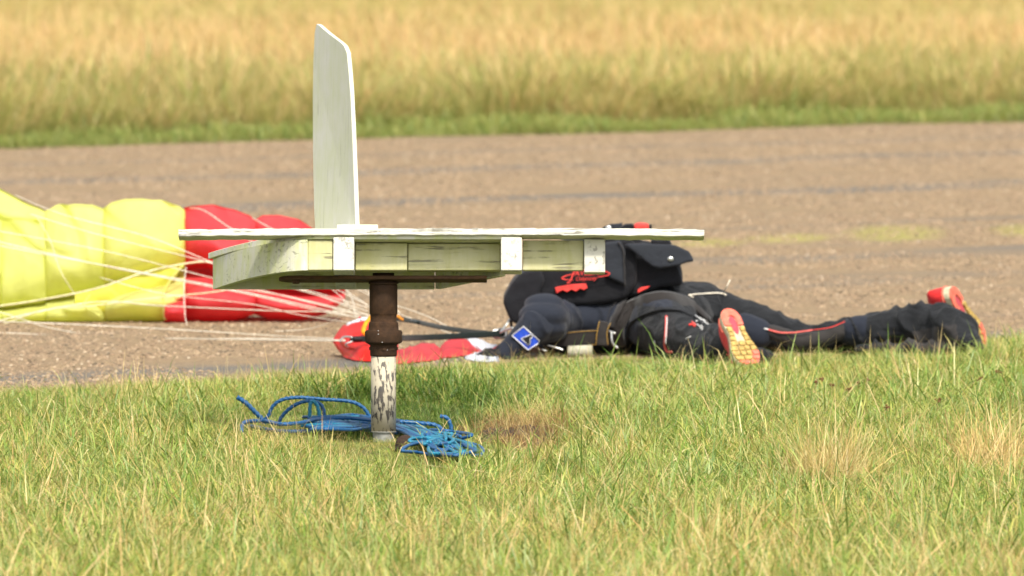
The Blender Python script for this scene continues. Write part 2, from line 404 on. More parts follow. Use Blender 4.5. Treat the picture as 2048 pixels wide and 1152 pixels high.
def scatter(name, coll, pts, rots, scales, idx, label, cat=None, mat=None):
    me = bpy.data.meshes.new(name); me.from_pydata([tuple(p) for p in pts], [], [])
    n = len(pts)
    a = me.attributes.new('rot', 'FLOAT_VECTOR', 'POINT'); a.data.foreach_set('vector', np.asarray(rots, dtype=np.float32).ravel())
    a = me.attributes.new('scl', 'FLOAT_VECTOR', 'POINT'); a.data.foreach_set('vector', np.asarray(scales, dtype=np.float32).ravel())
    a = me.attributes.new('idx', 'INT', 'POINT'); a.data.foreach_set('value', np.asarray(idx, dtype=np.int32))
    o = link(name, me, mat); tag(o, label, cat, kind='stuff')
    g = bpy.data.node_groups.new(name + '_scatter', 'GeometryNodeTree')
    g.interface.new_socket('Geometry', in_out='INPUT', socket_type='NodeSocketGeometry')
    g.interface.new_socket('Geometry', in_out='OUTPUT', socket_type='NodeSocketGeometry')
    gi = g.nodes.new('NodeGroupInput'); go = g.nodes.new('NodeGroupOutput')
    ci = g.nodes.new('GeometryNodeCollectionInfo'); ci.inputs['Collection'].default_value = coll
    ci.inputs['Separate Children'].default_value = True; ci.inputs['Reset Children'].default_value = True
    ip = g.nodes.new('GeometryNodeInstanceOnPoints'); ip.inputs['Pick Instance'].default_value = True
    def attr(nm, ty):
        x = g.nodes.new('GeometryNodeInputNamedAttribute'); x.data_type = ty; x.inputs[0].default_value = nm; return x.outputs[0]
    er = g.nodes.new('FunctionNodeEulerToRotation')
    g.links.new(attr('rot', 'FLOAT_VECTOR'), er.inputs[0])
    g.links.new(gi.outputs[0], ip.inputs['Points']); g.links.new(ci.outputs[0], ip.inputs['Instance'])
    g.links.new(attr('idx', 'INT'), ip.inputs['Instance Index']); g.links.new(er.outputs[0], ip.inputs['Rotation'])
    g.links.new(attr('scl', 'FLOAT_VECTOR'), ip.inputs['Scale']); g.links.new(ip.outputs[0], go.inputs[0])
    mo = o.modifiers.new('scatter', 'NODES'); mo.node_group = g
    return o

# --- lawn in front of the runway
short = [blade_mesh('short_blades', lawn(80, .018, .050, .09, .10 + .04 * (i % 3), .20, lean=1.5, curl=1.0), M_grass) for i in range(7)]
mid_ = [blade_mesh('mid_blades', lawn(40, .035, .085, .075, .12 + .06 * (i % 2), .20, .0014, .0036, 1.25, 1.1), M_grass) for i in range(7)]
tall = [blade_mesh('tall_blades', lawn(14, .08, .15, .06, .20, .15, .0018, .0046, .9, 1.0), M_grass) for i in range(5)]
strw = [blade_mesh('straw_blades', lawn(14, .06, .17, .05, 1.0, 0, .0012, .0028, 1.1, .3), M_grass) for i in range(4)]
def deadb(n, r, h0, h1):
    o = []
    for _ in range(n):
        a = random.uniform(0, 6.283); rr = r * math.sqrt(random.random()); c = jit(random.choice(DEAD), .25)
        o.append((rr * math.cos(a), rr * math.sin(a), random.uniform(h0, h1), random.uniform(.0012, .0028), random.uniform(.1, 1.1), a + random.uniform(-1, 1), random.uniform(0, .6), tuple(x * .8 for x in c), c))
    return o
dead = [blade_mesh('dead_blades', deadb(40, .07, .03, .10), M_grass) for i in range(3)]
DG = [(.07, .15, .018), (.10, .19, .025), (.13, .23, .035), (.05, .11, .015)]
_g, _y = GREEN, YELG; GREEN = DG; YELG = [(.22, .26, .05)]
dark_ = [blade_mesh('dark_blades', lawn(30, .05, .13, .07, .04, .15, .0020, .0050, .9, .8), M_grass) for i in range(4)]
GREEN, YELG = _g, _y
weed_ = [blade_mesh('broad_leaves', lawn(12, .02, .045, .04, 0, .1, .008, .016, 1.6, .8), M_grass) for i in range(3)]
LAWN = template_set('lawn', short + mid_ + tall + strw + dead + dark_ + weed_)     # sorted by name on use, see order()
def order(coll):                                                 # Collection Info sorts children by name; names are zero padded so index = position
    return [o.name for o in coll.objects]
PERSON_PATH = [(P(1040, 700, 38.15), .26), (P(1150, 700, 38.15), .27), (P(1250, 700, 38.2), .26), (P(1340, 700, 38.1), .30), (P(1420, 700, 37.75), .14), (P(1465, 700, 37.4), .12),
               (P(1450, 700, 38.35), .13), (P(1600, 700, 38.3), .12), (P(1700, 700, 38.25), .13), (P(1800, 700, 38.2), .15), (P(1900, 700, 38.1), .13), (P(1030, 700, 37.8), .07)]
ROPE_C = G(720, 862, 0); DEADC = G(1040, 878, 0); POST = G(767, 890, 0)
pts, rots, scl, idx = [], [], [], []
def add(x, y, i, s, tilt=.12, sz=None):
    pts.append((x, y, 0)); rots.append((random.gauss(0, tilt), random.gauss(0, tilt), random.uniform(0, 6.283)))
    scl.append((s, s, s if sz is None else sz)); idx.append(i)
N = 29000
for k in range(N):
    y = 24.5 + (43.5 - 24.5) * random.random()
    hw = y * 1024 / F + .55
    x = random.uniform(-hw, hw + .3)
    e = edge_near(x)
    if y > e + .03: continue
    if any((x - c.x) ** 2 + (y - c.y) ** 2 < r * r for c, r in PERSON_PATH): continue
    cl = nz((x, y, 0), 1.6, 5) + .5 * nz((x, y, 0), 4.5, 6)          # clumps
    ed = e - y; s = random.uniform(.8, 1.25)
    if ed < 1.3: s *= .55 + .45 * max(ed, 0) / 1.3
    if .35 < x < 1.5 and ed < 1.6: s *= .62
    elif -.1 < x <= .35 and ed < 1.4: s *= .8
    if abs(x - DEADC.x) < .17 and DEADC.y - 1.6 < y < DEADC.y - .5: s *= .5
    if nz((x, y, 0), 2.3, 41) > .34 and random.random() < .3 and abs(x - POST.x) > .5 and ed > .8: add(x, y, 30 + random.randrange(3), random.uniform(.8, 1.3))
    if y < 30: s *= 1 + (30 - y) * .05
    ro = ((x - ROPE_C.x) / .42) ** 2 + ((y - (ROPE_C.y + .15)) / 1.5) ** 2
    if ro < 1: s *= .38
    if abs(x - POST.x + .01) < .10 and 31.2 < y < 32.5: s = .35
    elif abs(x - POST.x) < .25 and 29.8 < y <= 31.5: s *= .6
    r = random.random()
    if ((x - DEADC.x) / .15) ** 2 + ((y - DEADC.y) / .75) ** 2 < random.uniform(.5, 1.25):
        if r < .8: add(x, y, 23 + random.randrange(3), random.uniform(.3, .85), .35)
        continue
    un = ((x - (POST.x + .02)) / .36) ** 2 + ((y - 33.7) / 1.9) ** 2 + .5 * nz((x, y, 0), 5, 21)      # longer, darker grass the mower misses round the post
    if un < random.uniform(.5, 1.1) and y > 32.4 and random.random() < .8:
        add(x, y, 26 + random.randrange(4), random.uniform(.5, 1.0) * (.42 if ro < 1 else 1)); continue
    if y < 31 and random.random() < .10 * (31 - y) * .22: add(x, y, 19 + random.randrange(4), s * random.uniform(.5, .9), .2)
    if r < .58 - .25 * cl: add(x, y, random.randrange(7), s)
    elif r < .86 + .05 * cl: add(x, y, 7 + random.randrange(7), s * random.uniform(.75, 1.1))
    elif r < .86 + .05 * cl + .05 + .06 * max(cl, 0) and ed > .4: add(x, y, 14 + random.randrange(5), s * random.uniform(.65, 1.0))
    elif r > .965 - .18 * max(0, nz((x, y * .7, 0), 1.6, 9) - .1): add(x, y, 19 + random.randrange(4), s * random.uniform(.6, 1.0))
    else: add(x, y, random.randrange(7), s)
for (u, v, n, rx, ry, sc) in ((1660, 985, 60, .06, .25, 1.45), (1990, 950, 50, .11, .4, 1.35), (1060, 870, 34, .09, .3, .95), (540, 905, 16, .07, .4, .9), (1900, 930, 10, .10, .4, 1.0), (430, 1080, 16, .3, .3, 1.0), (920, 1110, 16, .3, .3, 1.0), (1500, 1120, 14, .3, .3, 1.0), (60, 950, 8, .1, .3, .9)):
    c = G(u, v)
    for _ in range(n):
        add(c.x + random.gauss(0, rx * .6), c.y + random.gauss(0, ry * .6), 19 + random.randrange(4), sc * random.uniform(.6, 1.0), .22)
# blades straying over the runway's edge
for k in range(260):
    x = random.uniform(-2, 2.2); y = edge_near(x) + abs(random.gauss(0, .25))
    if any((x - c.x) ** 2 + (y - c.y) ** 2 < r * r for c, r in PERSON_PATH): continue
    add(x, y, random.choice((0, 1, 2, 3, 19, 20)), random.uniform(.3, .55))
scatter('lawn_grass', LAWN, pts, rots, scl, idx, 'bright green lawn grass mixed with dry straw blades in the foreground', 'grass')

# --- rough grass beyond the runway
def fieldb(n, h0, h1, rad, pals, wts, seed_p=0.0):
    o = []
    for _ in range(n):
        r = rad * math.sqrt(random.random()); a = random.uniform(0, 6.283)
        pal = random.choices(pals, wts)[0]; c = jit(random.choice(pal), .22)
        h = random.uniform(h0, h1)
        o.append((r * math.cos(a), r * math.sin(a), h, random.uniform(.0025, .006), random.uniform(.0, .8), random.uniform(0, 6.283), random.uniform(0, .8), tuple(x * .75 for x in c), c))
    return o
FG = [(.17, .26, .055), (.26, .33, .085), (.36, .39, .12)]; FY = [(.46, .40, .14), (.54, .45, .18), (.40, .38, .12)]
FS = [(.66, .47, .22), (.73, .55, .29), (.60, .41, .18), (.64, .42, .22)]
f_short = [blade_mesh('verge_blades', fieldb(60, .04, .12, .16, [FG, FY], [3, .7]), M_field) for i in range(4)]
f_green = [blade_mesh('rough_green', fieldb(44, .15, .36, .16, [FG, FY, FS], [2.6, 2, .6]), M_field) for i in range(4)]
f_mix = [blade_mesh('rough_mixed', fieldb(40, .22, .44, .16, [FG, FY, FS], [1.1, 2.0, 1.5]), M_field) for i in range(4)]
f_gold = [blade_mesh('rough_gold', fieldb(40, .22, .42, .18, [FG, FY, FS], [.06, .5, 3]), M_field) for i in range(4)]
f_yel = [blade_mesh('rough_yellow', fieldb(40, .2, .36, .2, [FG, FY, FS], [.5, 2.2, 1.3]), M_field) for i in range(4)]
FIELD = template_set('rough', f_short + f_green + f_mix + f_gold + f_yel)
pts, rots, scl, idx = [], [], [], []
N = 30000
for k in range(N):
    t = random.random(); q = QF - .9 + 75 * t ** 1.9
    hw = (q + 4) * 1024 / F + 1.5
    x = random.uniform(-hw, hw); y = q + RS * x
    d = y - edge_far(x)
    if d < 0: continue
    m_ = 1.9 * nz((x, y * .35, 0), .8, 11) + 1.0 * nz((x, y * .6, 0), 1.9, 12)
    dd = d + 1.6 * m_
    s = random.uniform(.8, 1.2)
    if d < .8 + .4 * m_: i = random.randrange(4); s *= .7 + .5 * d
    elif dd < 3.2: i = 4 + random.randrange(4) if random.random() < .7 else 8 + random.randrange(4); s *= min(1, .55 + .25 * d)
    elif dd < 8.0: i = (8 if random.random() < .30 + .08 * d + .5 * m_ else 4) + random.randrange(4)
    elif y < 100 + 12 * m_: i = 12 + random.randrange(4) if random.random() < .86 - .25 * m_ else 8 + random.randrange(4)
    else: i = 16 + random.randrange(4)
    s *= 1 + .5 * nz((x, y * .6, 0), 2.0, 14)
    add(x, y, i, s, .1)
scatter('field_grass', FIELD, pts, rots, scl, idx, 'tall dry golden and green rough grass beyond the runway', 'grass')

# --- loose chippings on the runway
def pebble(i):
    bm = bmesh.new(); bmesh.ops.create_icosphere(bm, subdivisions=1, radius=1)
    for v in bm.verts: v.co *= 1 + .35 * nz(v.co, 1.3, i); v.co.z *= .6
    me = bpy.data.meshes.new('chip'); bm.to_mesh(me); bm.free(); me.materials.append(M_pebble); return me
CHIPS = template_set('chips', [pebble(i) for i in range(6)])
pts, rots, scl, idx = [], [], [], []
for k in range(105000):
    t = random.random(); q = QN + (QF - QN) * t ** 1.35
    hw = (q + 3) * 1024 / F + .8; x = random.uniform(-hw, hw); y = q + RS * x
    if nz((x, y, 0), 1.2, 31) < -.28: continue
    s = random.choice((.003, .0035, .0045, .0055, .007)) * random.uniform(.8, 1.2) * (1 + .35 * t)
    pts.append((x, y, .004)); rots.append((random.gauss(0, .4), random.gauss(0, .4), random.uniform(0, 6.28))); scl.append((s, s, s)); idx.append(random.randrange(6))
scatter('loose_gravel', CHIPS, pts, rots, scl, idx, 'small loose stone chippings strewn over the worn runway', 'gravel')

# ------------------------------------------------------------------ the wind tee
KT = 32.4 / F                                # metres per photo pixel at the post
TC = P(767, 548, 32.4)
tee = empty('wind_tee', (POST.x, 32.4, 0))
tag(tee, 'white painted wooden wind tee with upright fin on a rusty swivel and flaking post', 'wind indicator')
TILT = math.radians(-8.6)
MT = Matrix.Translation(TC) @ Matrix.Rotation(TILT, 4, 'X')
def tee_part(name, bm, mat, parent=None, smooth=False):
    for v in bm.verts: v.co = MT @ v.co
    return from_bm(name, bm, mat, parent or tee, smooth)
px = lambda a: (a - 767) * KT
YN = -.17
# v to local z on the near plane
def zl(v, y=YN):
    d = MT.inverted(); p = None
    # point on the local plane y = const seen at row v
    lo, hi = -1.0, 1.5
    for _ in range(40):
        mdl = (lo + hi) / 2; wpt = MT @ Vector((0, y, mdl))
        vv = rowof(wpt)
        if vv > v: lo = mdl
        else: hi = mdl
    return (lo + hi) / 2
def rowof(p):
    cp, sp = math.cos(PITCH), math.sin(PITCH); r = Vector(p) - Vector((0, 0, CAMH))
    dep = r.y * cp - r.z * sp; up = r.y * sp + r.z * cp
    return H2 - F * up / dep
Z_PT, Z_PB = zl(459), zl(473); Z_B = zl(540)
# top plank, with a rough split edge
def rough_plank(x0, x1, y0, y1, z0, z1, seed, amp=.0016, nx=120, bowl=0.0):
    bm = bmesh.new(); rings = []
    for i in range(nx + 1):
        t = i / nx; x = x0 + (x1 - x0) * t
        e = lambda s: amp * (nz((x, 0, 0), 18, seed + s) + .7 * nz((x, 0, 0), 70, seed + s))
        b = bowl * math.sin(math.pi * t)
        z0_, z1_ = z0 + e(0) + b, z1 + e(1) + b; y0_, y1_ = y0 + e(2), y1 + e(3); zm = (z0_ + z1_) / 2
        c = .0018
        ring = [(y0_ + c, z0_), (y0_, z0_ + c), (y0_ + e(5) * .6, zm), (y0_, z1_ - c), (y0_ + c, z1_), (y1_ - c, z1_), (y1_, z1_ - c), (y1_, z0_ + c), (y1_ - c, z0_)]
        rings.append([bm.verts.new((x, a, b2)) for a, b2 in ring])
    for i in range(nx):
        n = len(rings[0])
        for k in range(n): bm.faces.new((rings[i][k], rings[i][(k+1) % n], rings[i+1][(k+1) % n], rings[i+1][k]))
    bm.faces.new(rings[0][::-1]); bm.faces.new(rings[-1])
    bmesh.ops.recalc_face_normals(bm, faces=bm.faces)
    return bm
tee_part('tail_plank', rough_plank(px(360), px(1407), YN - .005, YN + .095, Z_PB, Z_PT, 3, .0022, bowl=.0035), M_paint)
# planform arc of the curved ply, in local x/y
YB = YN + .47
def arc_pts(x0, x1, y0, y1, n=22, pw=2.0):
    out = []
    for i in range(n + 1):
        t = i / n; x = x0 + (x1 - x0) * t
        out.append((x, y0 + (y1 - y0) * (abs(t) ** pw)))
    return out
arc = arc_pts(px(617), px(420), YN + .004, YB, 24, 1.75)
bm = bmesh.new()                                  # curved side board
TH = .018; ZT_C = Z_PB - .008; ZB_C = Z_B
ring = []
for i, (x, y) in enumerate(arc):
    x2, y2 = arc[min(i+1, len(arc)-1)]; x0_, y0_ = arc[max(i-1, 0)]
    t = Vector((x2 - x0_, y2 - y0_, 0)).normalized(); nrm = Vector((-t.y, t.x, 0))
    if nrm.y < 0: nrm = -nrm
    o_ = Vector((x, y, 0)); inn = o_ + nrm * TH
    ring.append([bm.verts.new((o_.x, o_.y, ZB_C)), bm.verts.new((o_.x, o_.y, ZT_C)), bm.verts.new((inn.x, inn.y, ZT_C)), bm.verts.new((inn.x, inn.y, ZB_C))])
for i in range(len(ring) - 1):
    for k in range(4): bm.faces.new((ring[i][k], ring[i][(k+1) % 4], ring[i+1][(k+1) % 4], ring[i+1][k]))
bm.faces.new(ring[0][::-1]); bm.faces.new(ring[-1]); bmesh.ops.recalc_face_normals(bm, faces=bm.faces)
tee_part('curved_side_board', bm, M_paintg)
# plywood deck over it
deck = [(px(700), YN + .01)] + arc_pts(px(640), px(410), YN + .006, YB + .01, 26, 1.75) + [(px(880), YB + .01), (px(1000), YN + .20), (px(1040), YN + .10), (px(1040), YN + .01)]
bm = bmesh.new(); prism_bm(bm, [Vector((x, y, ZT_C + .0015)) for x, y in deck], (0, 0, .0165), .0015, 1)
tee_part('plywood_deck', bm, M_paintg)
# beam ends facing the camera
def beam(x0, x1, y0, y1, z0, z1, mat, name='beam'):
    bm = bmesh.new(); box_bm(bm, ((x0+x1)/2, (y0+y1)/2, (z0+z1)/2), (x1-x0, y1-y0, z1-z0), .003, 2)
    return tee_part(name, bm, mat)
ZTB = ZT_C - .001
beam(px(668), px(710), YN, YB - .02, Z_B - .001, Z_PB - .0015, M_painte)
beam(px(1002), px(1044), YN + .001, YN + .10, Z_B - .001, Z_PB - .0015, M_painte)
beam(px(1168), px(1210), YN + .05, YN + .10, Z_B - .001, Z_PB - .0015, M_painte)
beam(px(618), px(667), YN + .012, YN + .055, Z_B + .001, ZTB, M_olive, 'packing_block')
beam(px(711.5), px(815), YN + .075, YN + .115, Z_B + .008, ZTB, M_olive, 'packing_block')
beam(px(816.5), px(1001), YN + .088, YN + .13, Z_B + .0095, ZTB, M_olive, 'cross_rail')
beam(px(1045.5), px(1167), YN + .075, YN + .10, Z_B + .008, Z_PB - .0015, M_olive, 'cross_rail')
# rear rail and the raked rail that closes the right side
beam(px(424), px(868), YB - .019, YB - .001, Z_B - .001, ZTB, M_paintg, 'rear_rail')
bm = bmesh.new()
a, b = Vector((px(869), YB - .01, 0)), Vector((px(1000), YN + .14, 0)); t = (b - a).normalized(); n_ = Vector((-t.y, t.x, 0)) * .018
prism_bm(bm, [Vector((p.x, p.y, Z_B)) for p in (a, b, b + n_, a + n_)], (0, 0, ZTB - Z_B), .0015, 1)
tee_part('raked_rail', bm, M_paintg)
# mounting plate
bm = bmesh.new(); pl = []
y0, y1 = YN + .115, YN + .205
for k in range(9): an = math.pi / 2 + math.pi * k / 8; pl.append(Vector((px(590) + .045 * math.cos(an), (y0+y1)/2 + .045 * math.sin(an), 0)))
pl += [Vector((px(974), y0, 0)), Vector((px(974), y1, 0))]
prism_bm(bm, [p + Vector((0, 0, Z_B - .012)) for p in pl], (0, 0, .010), .0015, 1)
tee_part('mounting_plate', bm, M_rustd)
bm = bmesh.new(); bmesh.ops.create_cone(bm, cap_ends=True, segments=6, radius1=.011, radius2=.011, depth=.008, matrix=Matrix.Translation((px(592), YN + .15, Z_B - .0165)))
tee_part('plate_bolt', bm, M_rustd)
# fin and its foot block
bm = bmesh.new()
YAW = math.radians(23); nb = Vector((px(721), YN + .03, Z_PT)); dirf = Vector((-math.sin(YAW), math.cos(YAW), 0)); CH = .31
H1 = (457 - 45) * KT; 
prof = [(0, -.002), (.0, .12), (.002, .28), (.006, .38), (.014, .445), (.022, .488), (.040, .508), (.06, .519), (.16, .560), (.232, .592), (.247, .596), (.262, .575), (.276, .50), (.284, .40), (.287, .25), (.284, .10), (.275, -.002)]
lean = Vector((-.035, 0, 1))
side = dirf.cross(Vector((0, 0, 1))).normalized()
prof = [(a * 1.075, b * 1.026) for a, b in prof]
pp = [nb + dirf * a + Vector((lean.x * b * (1 - a / CH * .6), 0, b)) for a, b in prof]
prism_bm(bm, pp, side * -.0125, .0014, 2)
fin = tee_part('fin', bm, [M_fin])
bm = bmesh.new(); box_bm(bm, (px(716), YN + .045, Z_PT + .0085), (82 * KT, .06, .0145), .002, 2)
tee_part('fin_block', bm, M_fin)
# post and swivel (a turned profile)
def lathe(name, prof, c, mat, sides=48, parent=tee, hexr=None):
    bm = bmesh.new(); rings = []
    for (r, z) in prof:
        rings.append([bm.verts.new((c.x + r * math.cos(2 * math.pi * k / sides), c.y + r * math.sin(2 * math.pi * k / sides), z)) for k in range(sides)])
    for i in range(len(rings) - 1):
        for k in range(sides): bm.faces.new((rings[i][k], rings[i][(k+1) % sides], rings[i+1][(k+1) % sides], rings[i+1][k]))
    bm.faces.new(rings[0][::-1]); bm.faces.new(rings[-1]); bmesh.ops.recalc_face_normals(bm, faces=bm.faces)
    return from_bm(name, bm, mat, parent)
zz = lambda v: P(767, v, 32.4).z
PC = Vector((P(767, 700, 32.4).x, 32.4, 0))
pr = lambda L: [(a * KT, zz(v)) for a, v in L]
po = lathe('post', pr([(25, 862), (25, 706)]), PC, M_post); 
lathe('post_footing', pr([(21.5, 905), (21.5, 864), (25.6, 863.8), (25.6, 862.2)]), PC, M_galv)
sw = lathe('swivel', pr([(26, 712), (27, 709), (27, 691), (28, 689), (36.5, 685), (37.5, 682), (37.5, 664), (36, 661), (30.5, 660), (30, 652), (29, 645), (26.5, 643), (26.5, 630), (28, 627), (28, 571), (27, 569), (30, 567), (30, 565), (24, 562), (21.5, 559), (21.5, 546)]), PC, M_rust, 40)
for o in (po, sw):
    for p_ in o.data.polygons: p_.use_smooth = abs(p_.normal.z) < .35
lathe('lower_collar', pr([(29, 700), (29, 694)]), PC, M_rust, 8)
for (u, v, dx) in ((757, 667, 0), (765, 683, 0), (775, 699, 0), (757, 660, 0)):
    bm = bmesh.new(); rr = (37.6 if v < 690 else 29.0) * KT; x = (u - 767) * KT
    bmesh.ops.create_uvsphere(bm, u_segments=8, v_segments=6, radius=.0012, matrix=Matrix.Translation((PC.x + x, PC.y - math.sqrt(rr**2 - x*x), zz(v))))
    from_bm('paint_spot', bm, M_white, tee)

# ------------------------------------------------------------------ blue rope at the post
bm = bmesh.new(); bm2 = bmesh.new()
def rope(pts, r=.0058, pale=False, z=.05):
    path = []
    for q in pts:
        u, v = q[0], q[1]; zq = q[2] if len(q) > 2 else z + .025 * min(1, max(0, (u - 800) / 40))
        g = G(u, v, zq); path.append(g)
    path = catmull(path, 14); fine = []
    for i in range(len(path) - 1):
        L = (path[i+1] - path[i]).length; k = max(1, int(L / .006))
        for j in range(min(k, 12)): fine.append(path[i].lerp(path[i+1], j / min(k, 12)))
    sweep(bm2 if pale else bm, fine, r, 12, lobes=3, pitch=.045)
def arch(pts, yb):                           # an arch standing above the grass: constant depth, height from the row
    return [P(u, v, yb) for u, v in pts]
def rope_w(path, r=.0058, pale=False):
    path = catmull(path, 16); sweep(bm2 if pale else bm, path, r, 12, lobes=3, pitch=.045)
rope_w(arch([(474, 794), (492, 806), (508, 822), (524, 838), (532, 848)], 33.3), .0068)
rope_w(arch([(522, 846), (536, 832), (546, 812), (566, 799), (600, 795), (650, 799), (700, 803), (726, 815), (742, 836), (760, 850)], 33.2), .0054)
rope_w(arch([(556, 850), (566, 830), (590, 810), (617, 802), (640, 808), (648, 824), (648, 842)], 33.0), .0055)
rope_w(arch([(620, 845), (620, 812), (626, 803), (635, 812), (640, 838)], 32.95), .0055, True)
rope([(484, 862), (484, 850), (496, 843), (530, 842), (560, 848), (600, 846), (640, 838), (700, 836), (760, 842)])
rope([(500, 852), (560, 862), (620, 862), (690, 858), (750, 862), (800, 866)], .0055, False, .02)
for i in range(16):
    o = i * 1.9; j = lambda a=3: random.uniform(-a, a); h = random.uniform(.022, .034)
    rope([(618 + j(16), 834 + o * .9, .04), (660 + j(), 832 + o * .95 + j(2), .045), (705 + j(), 832 + o * .9 + j(2), .035), (745, 834 + o * .75 + j(2), h), (795, 840 + o * .75 + j(2), h), (838 + j(8), 852 + o * 1.0 + j(4), .05), (868 + j(10), 864 + o * 1.05 + j(5), .055), (898 + j(14), 874 + o * 1.1 + j(6), .05), (928 + j(14), 890 + o * .6 + j(10), .04)], .0050, i % 3 == 1)
for i in range(11):
    a = random.uniform(845, 905); b = random.uniform(866, 896); rr = random.uniform(16, 40); ph = random.uniform(0, 6)
    rope([(a + rr * (1.3 + random.uniform(-.35, .35)) * math.cos(t * .85 + ph) + t * 2, b + rr * (.34 + random.uniform(-.14, .14)) * math.sin(t * .85 + ph) + t, .045 + .02 * random.random()) for t in range(random.randint(5, 9))], .0048, i % 2 == 0)
rope_w(arch([(800, 905), (830, 897), (858, 888), (880, 876), (886, 862), (870, 850), (840, 846), (800, 843)], 32.1), .0058)
rope_w(arch([(880, 832), (894, 836), (901, 850), (902, 868), (892, 884), (880, 898)], 32.2), .0056)
rope_w(arch([(884, 884), (900, 868), (918, 872), (928, 888), (936, 904)], 32.0), .0052, True)
for f in bm2.faces: f.material_index = 1
tmp = bpy.data.meshes.new('tmp'); bm2.to_mesh(tmp); nf = len(bm.faces); bm.from_mesh(tmp); bm.faces.ensure_lookup_table()
for f in bm.faces[nf:]: f.material_index = 1
bm2.free()
o = from_bm('coiled_rope', bm, [M_rope, M_ropel], None, True); tag(o, 'heap of bright blue twisted rope looped round the foot of the post', 'rope')
# dark old boot-like lump beside the post
bm = bmesh.new(); bmesh.ops.create_icosphere(bm, subdivisions=4, radius=1)
c = G(815, 892, .02)
for v in bm.verts:
    k = 1 + .25 * nz(v.co, 1.6, 4) + .06 * nz(v.co, 6, 5); v.co = Vector((c.x + v.co.x * .036 * k, c.y + v.co.y * .04 * k, .018 + v.co.z * .030 * k))
tag(from_bm('clod_of_earth', bm, M_brown, None, True), 'dark brown lump of earth under the rope right of the post', 'clod')
bm = bmesh.new(); bmesh.ops.create_icosphere(bm, subdivisions=5, radius=1)
for v in bm.verts:
    k = 1 + .3 * nz(v.co, 1.5, 8) + .1 * nz(v.co, 5, 5); v.co = Vector((DEADC.x + v.co.x * .12 * k, DEADC.y + v.co.y * .38 * k, v.co.z * .034 * k * (1 + .5 * nz(v.co, 9, 12)) - .004))
tag(from_bm('bare_soil_mound', bm, M_brown, None, True), 'low mound of bare brown soil under dead grass right of the post', 'soil mound')

# ------------------------------------------------------------------ dried seed heads in the lawn
SEEDL = ['leftmost dry brown seed head in the lawn below the far trouser leg', 'second dry brown seed head from the left, close beside the leftmost one',
         'dry brown seed head low between the left pair and the middle pair', 'lowest dry brown seed head of the middle pair below the far trouser flare',
         'dry brown seed head at the upper left of the middle cluster in the lawn', 'isolated dark brown seed head standing lower than all but one of the others',
         'dry brown seed head second from the right edge of the lawn', 'rightmost and highest dry brown seed head in the lawn',
         'dry brown seed head rightmost of the middle cluster', 'small brown seed head in the right lawn below the rightmost pair']
for i, (u, v) in enumerate(((1632, 762), (1643, 758), (1664, 770), (1698, 778), (1718, 766), (1774, 815), (1962, 758), (1997, 744), (1733, 760), (1876, 800))):
    g = G(u, v + 44, 0); tip = P(u, v, g.y)
    r = empty('seed_head_plant', g)
    bm = bmesh.new(); sweep(bm, catmull([g, g.lerp(tip, .5) + Vector((random.uniform(-.006, .006), 0, 0)), tip], 6), .0011, 6)
    from_bm('stem', bm, M_stem, r)
    bm = bmesh.new()
    for k in range(15):
        d = Vector((random.gauss(0, 1), random.gauss(0, 1), random.gauss(0, .5))).normalized() * random.uniform(.002, .009 if i % 3 else .012)
        bmesh.ops.create_icosphere(bm, subdivisions=1, radius=random.uniform(.0018, .0034), matrix=Matrix.Translation(tip + d))
    from_bm('seed_cluster', bm, M_deadflower, r)
    tag(r, SEEDL[i], 'seed head', 'dry seed heads in the lawn')

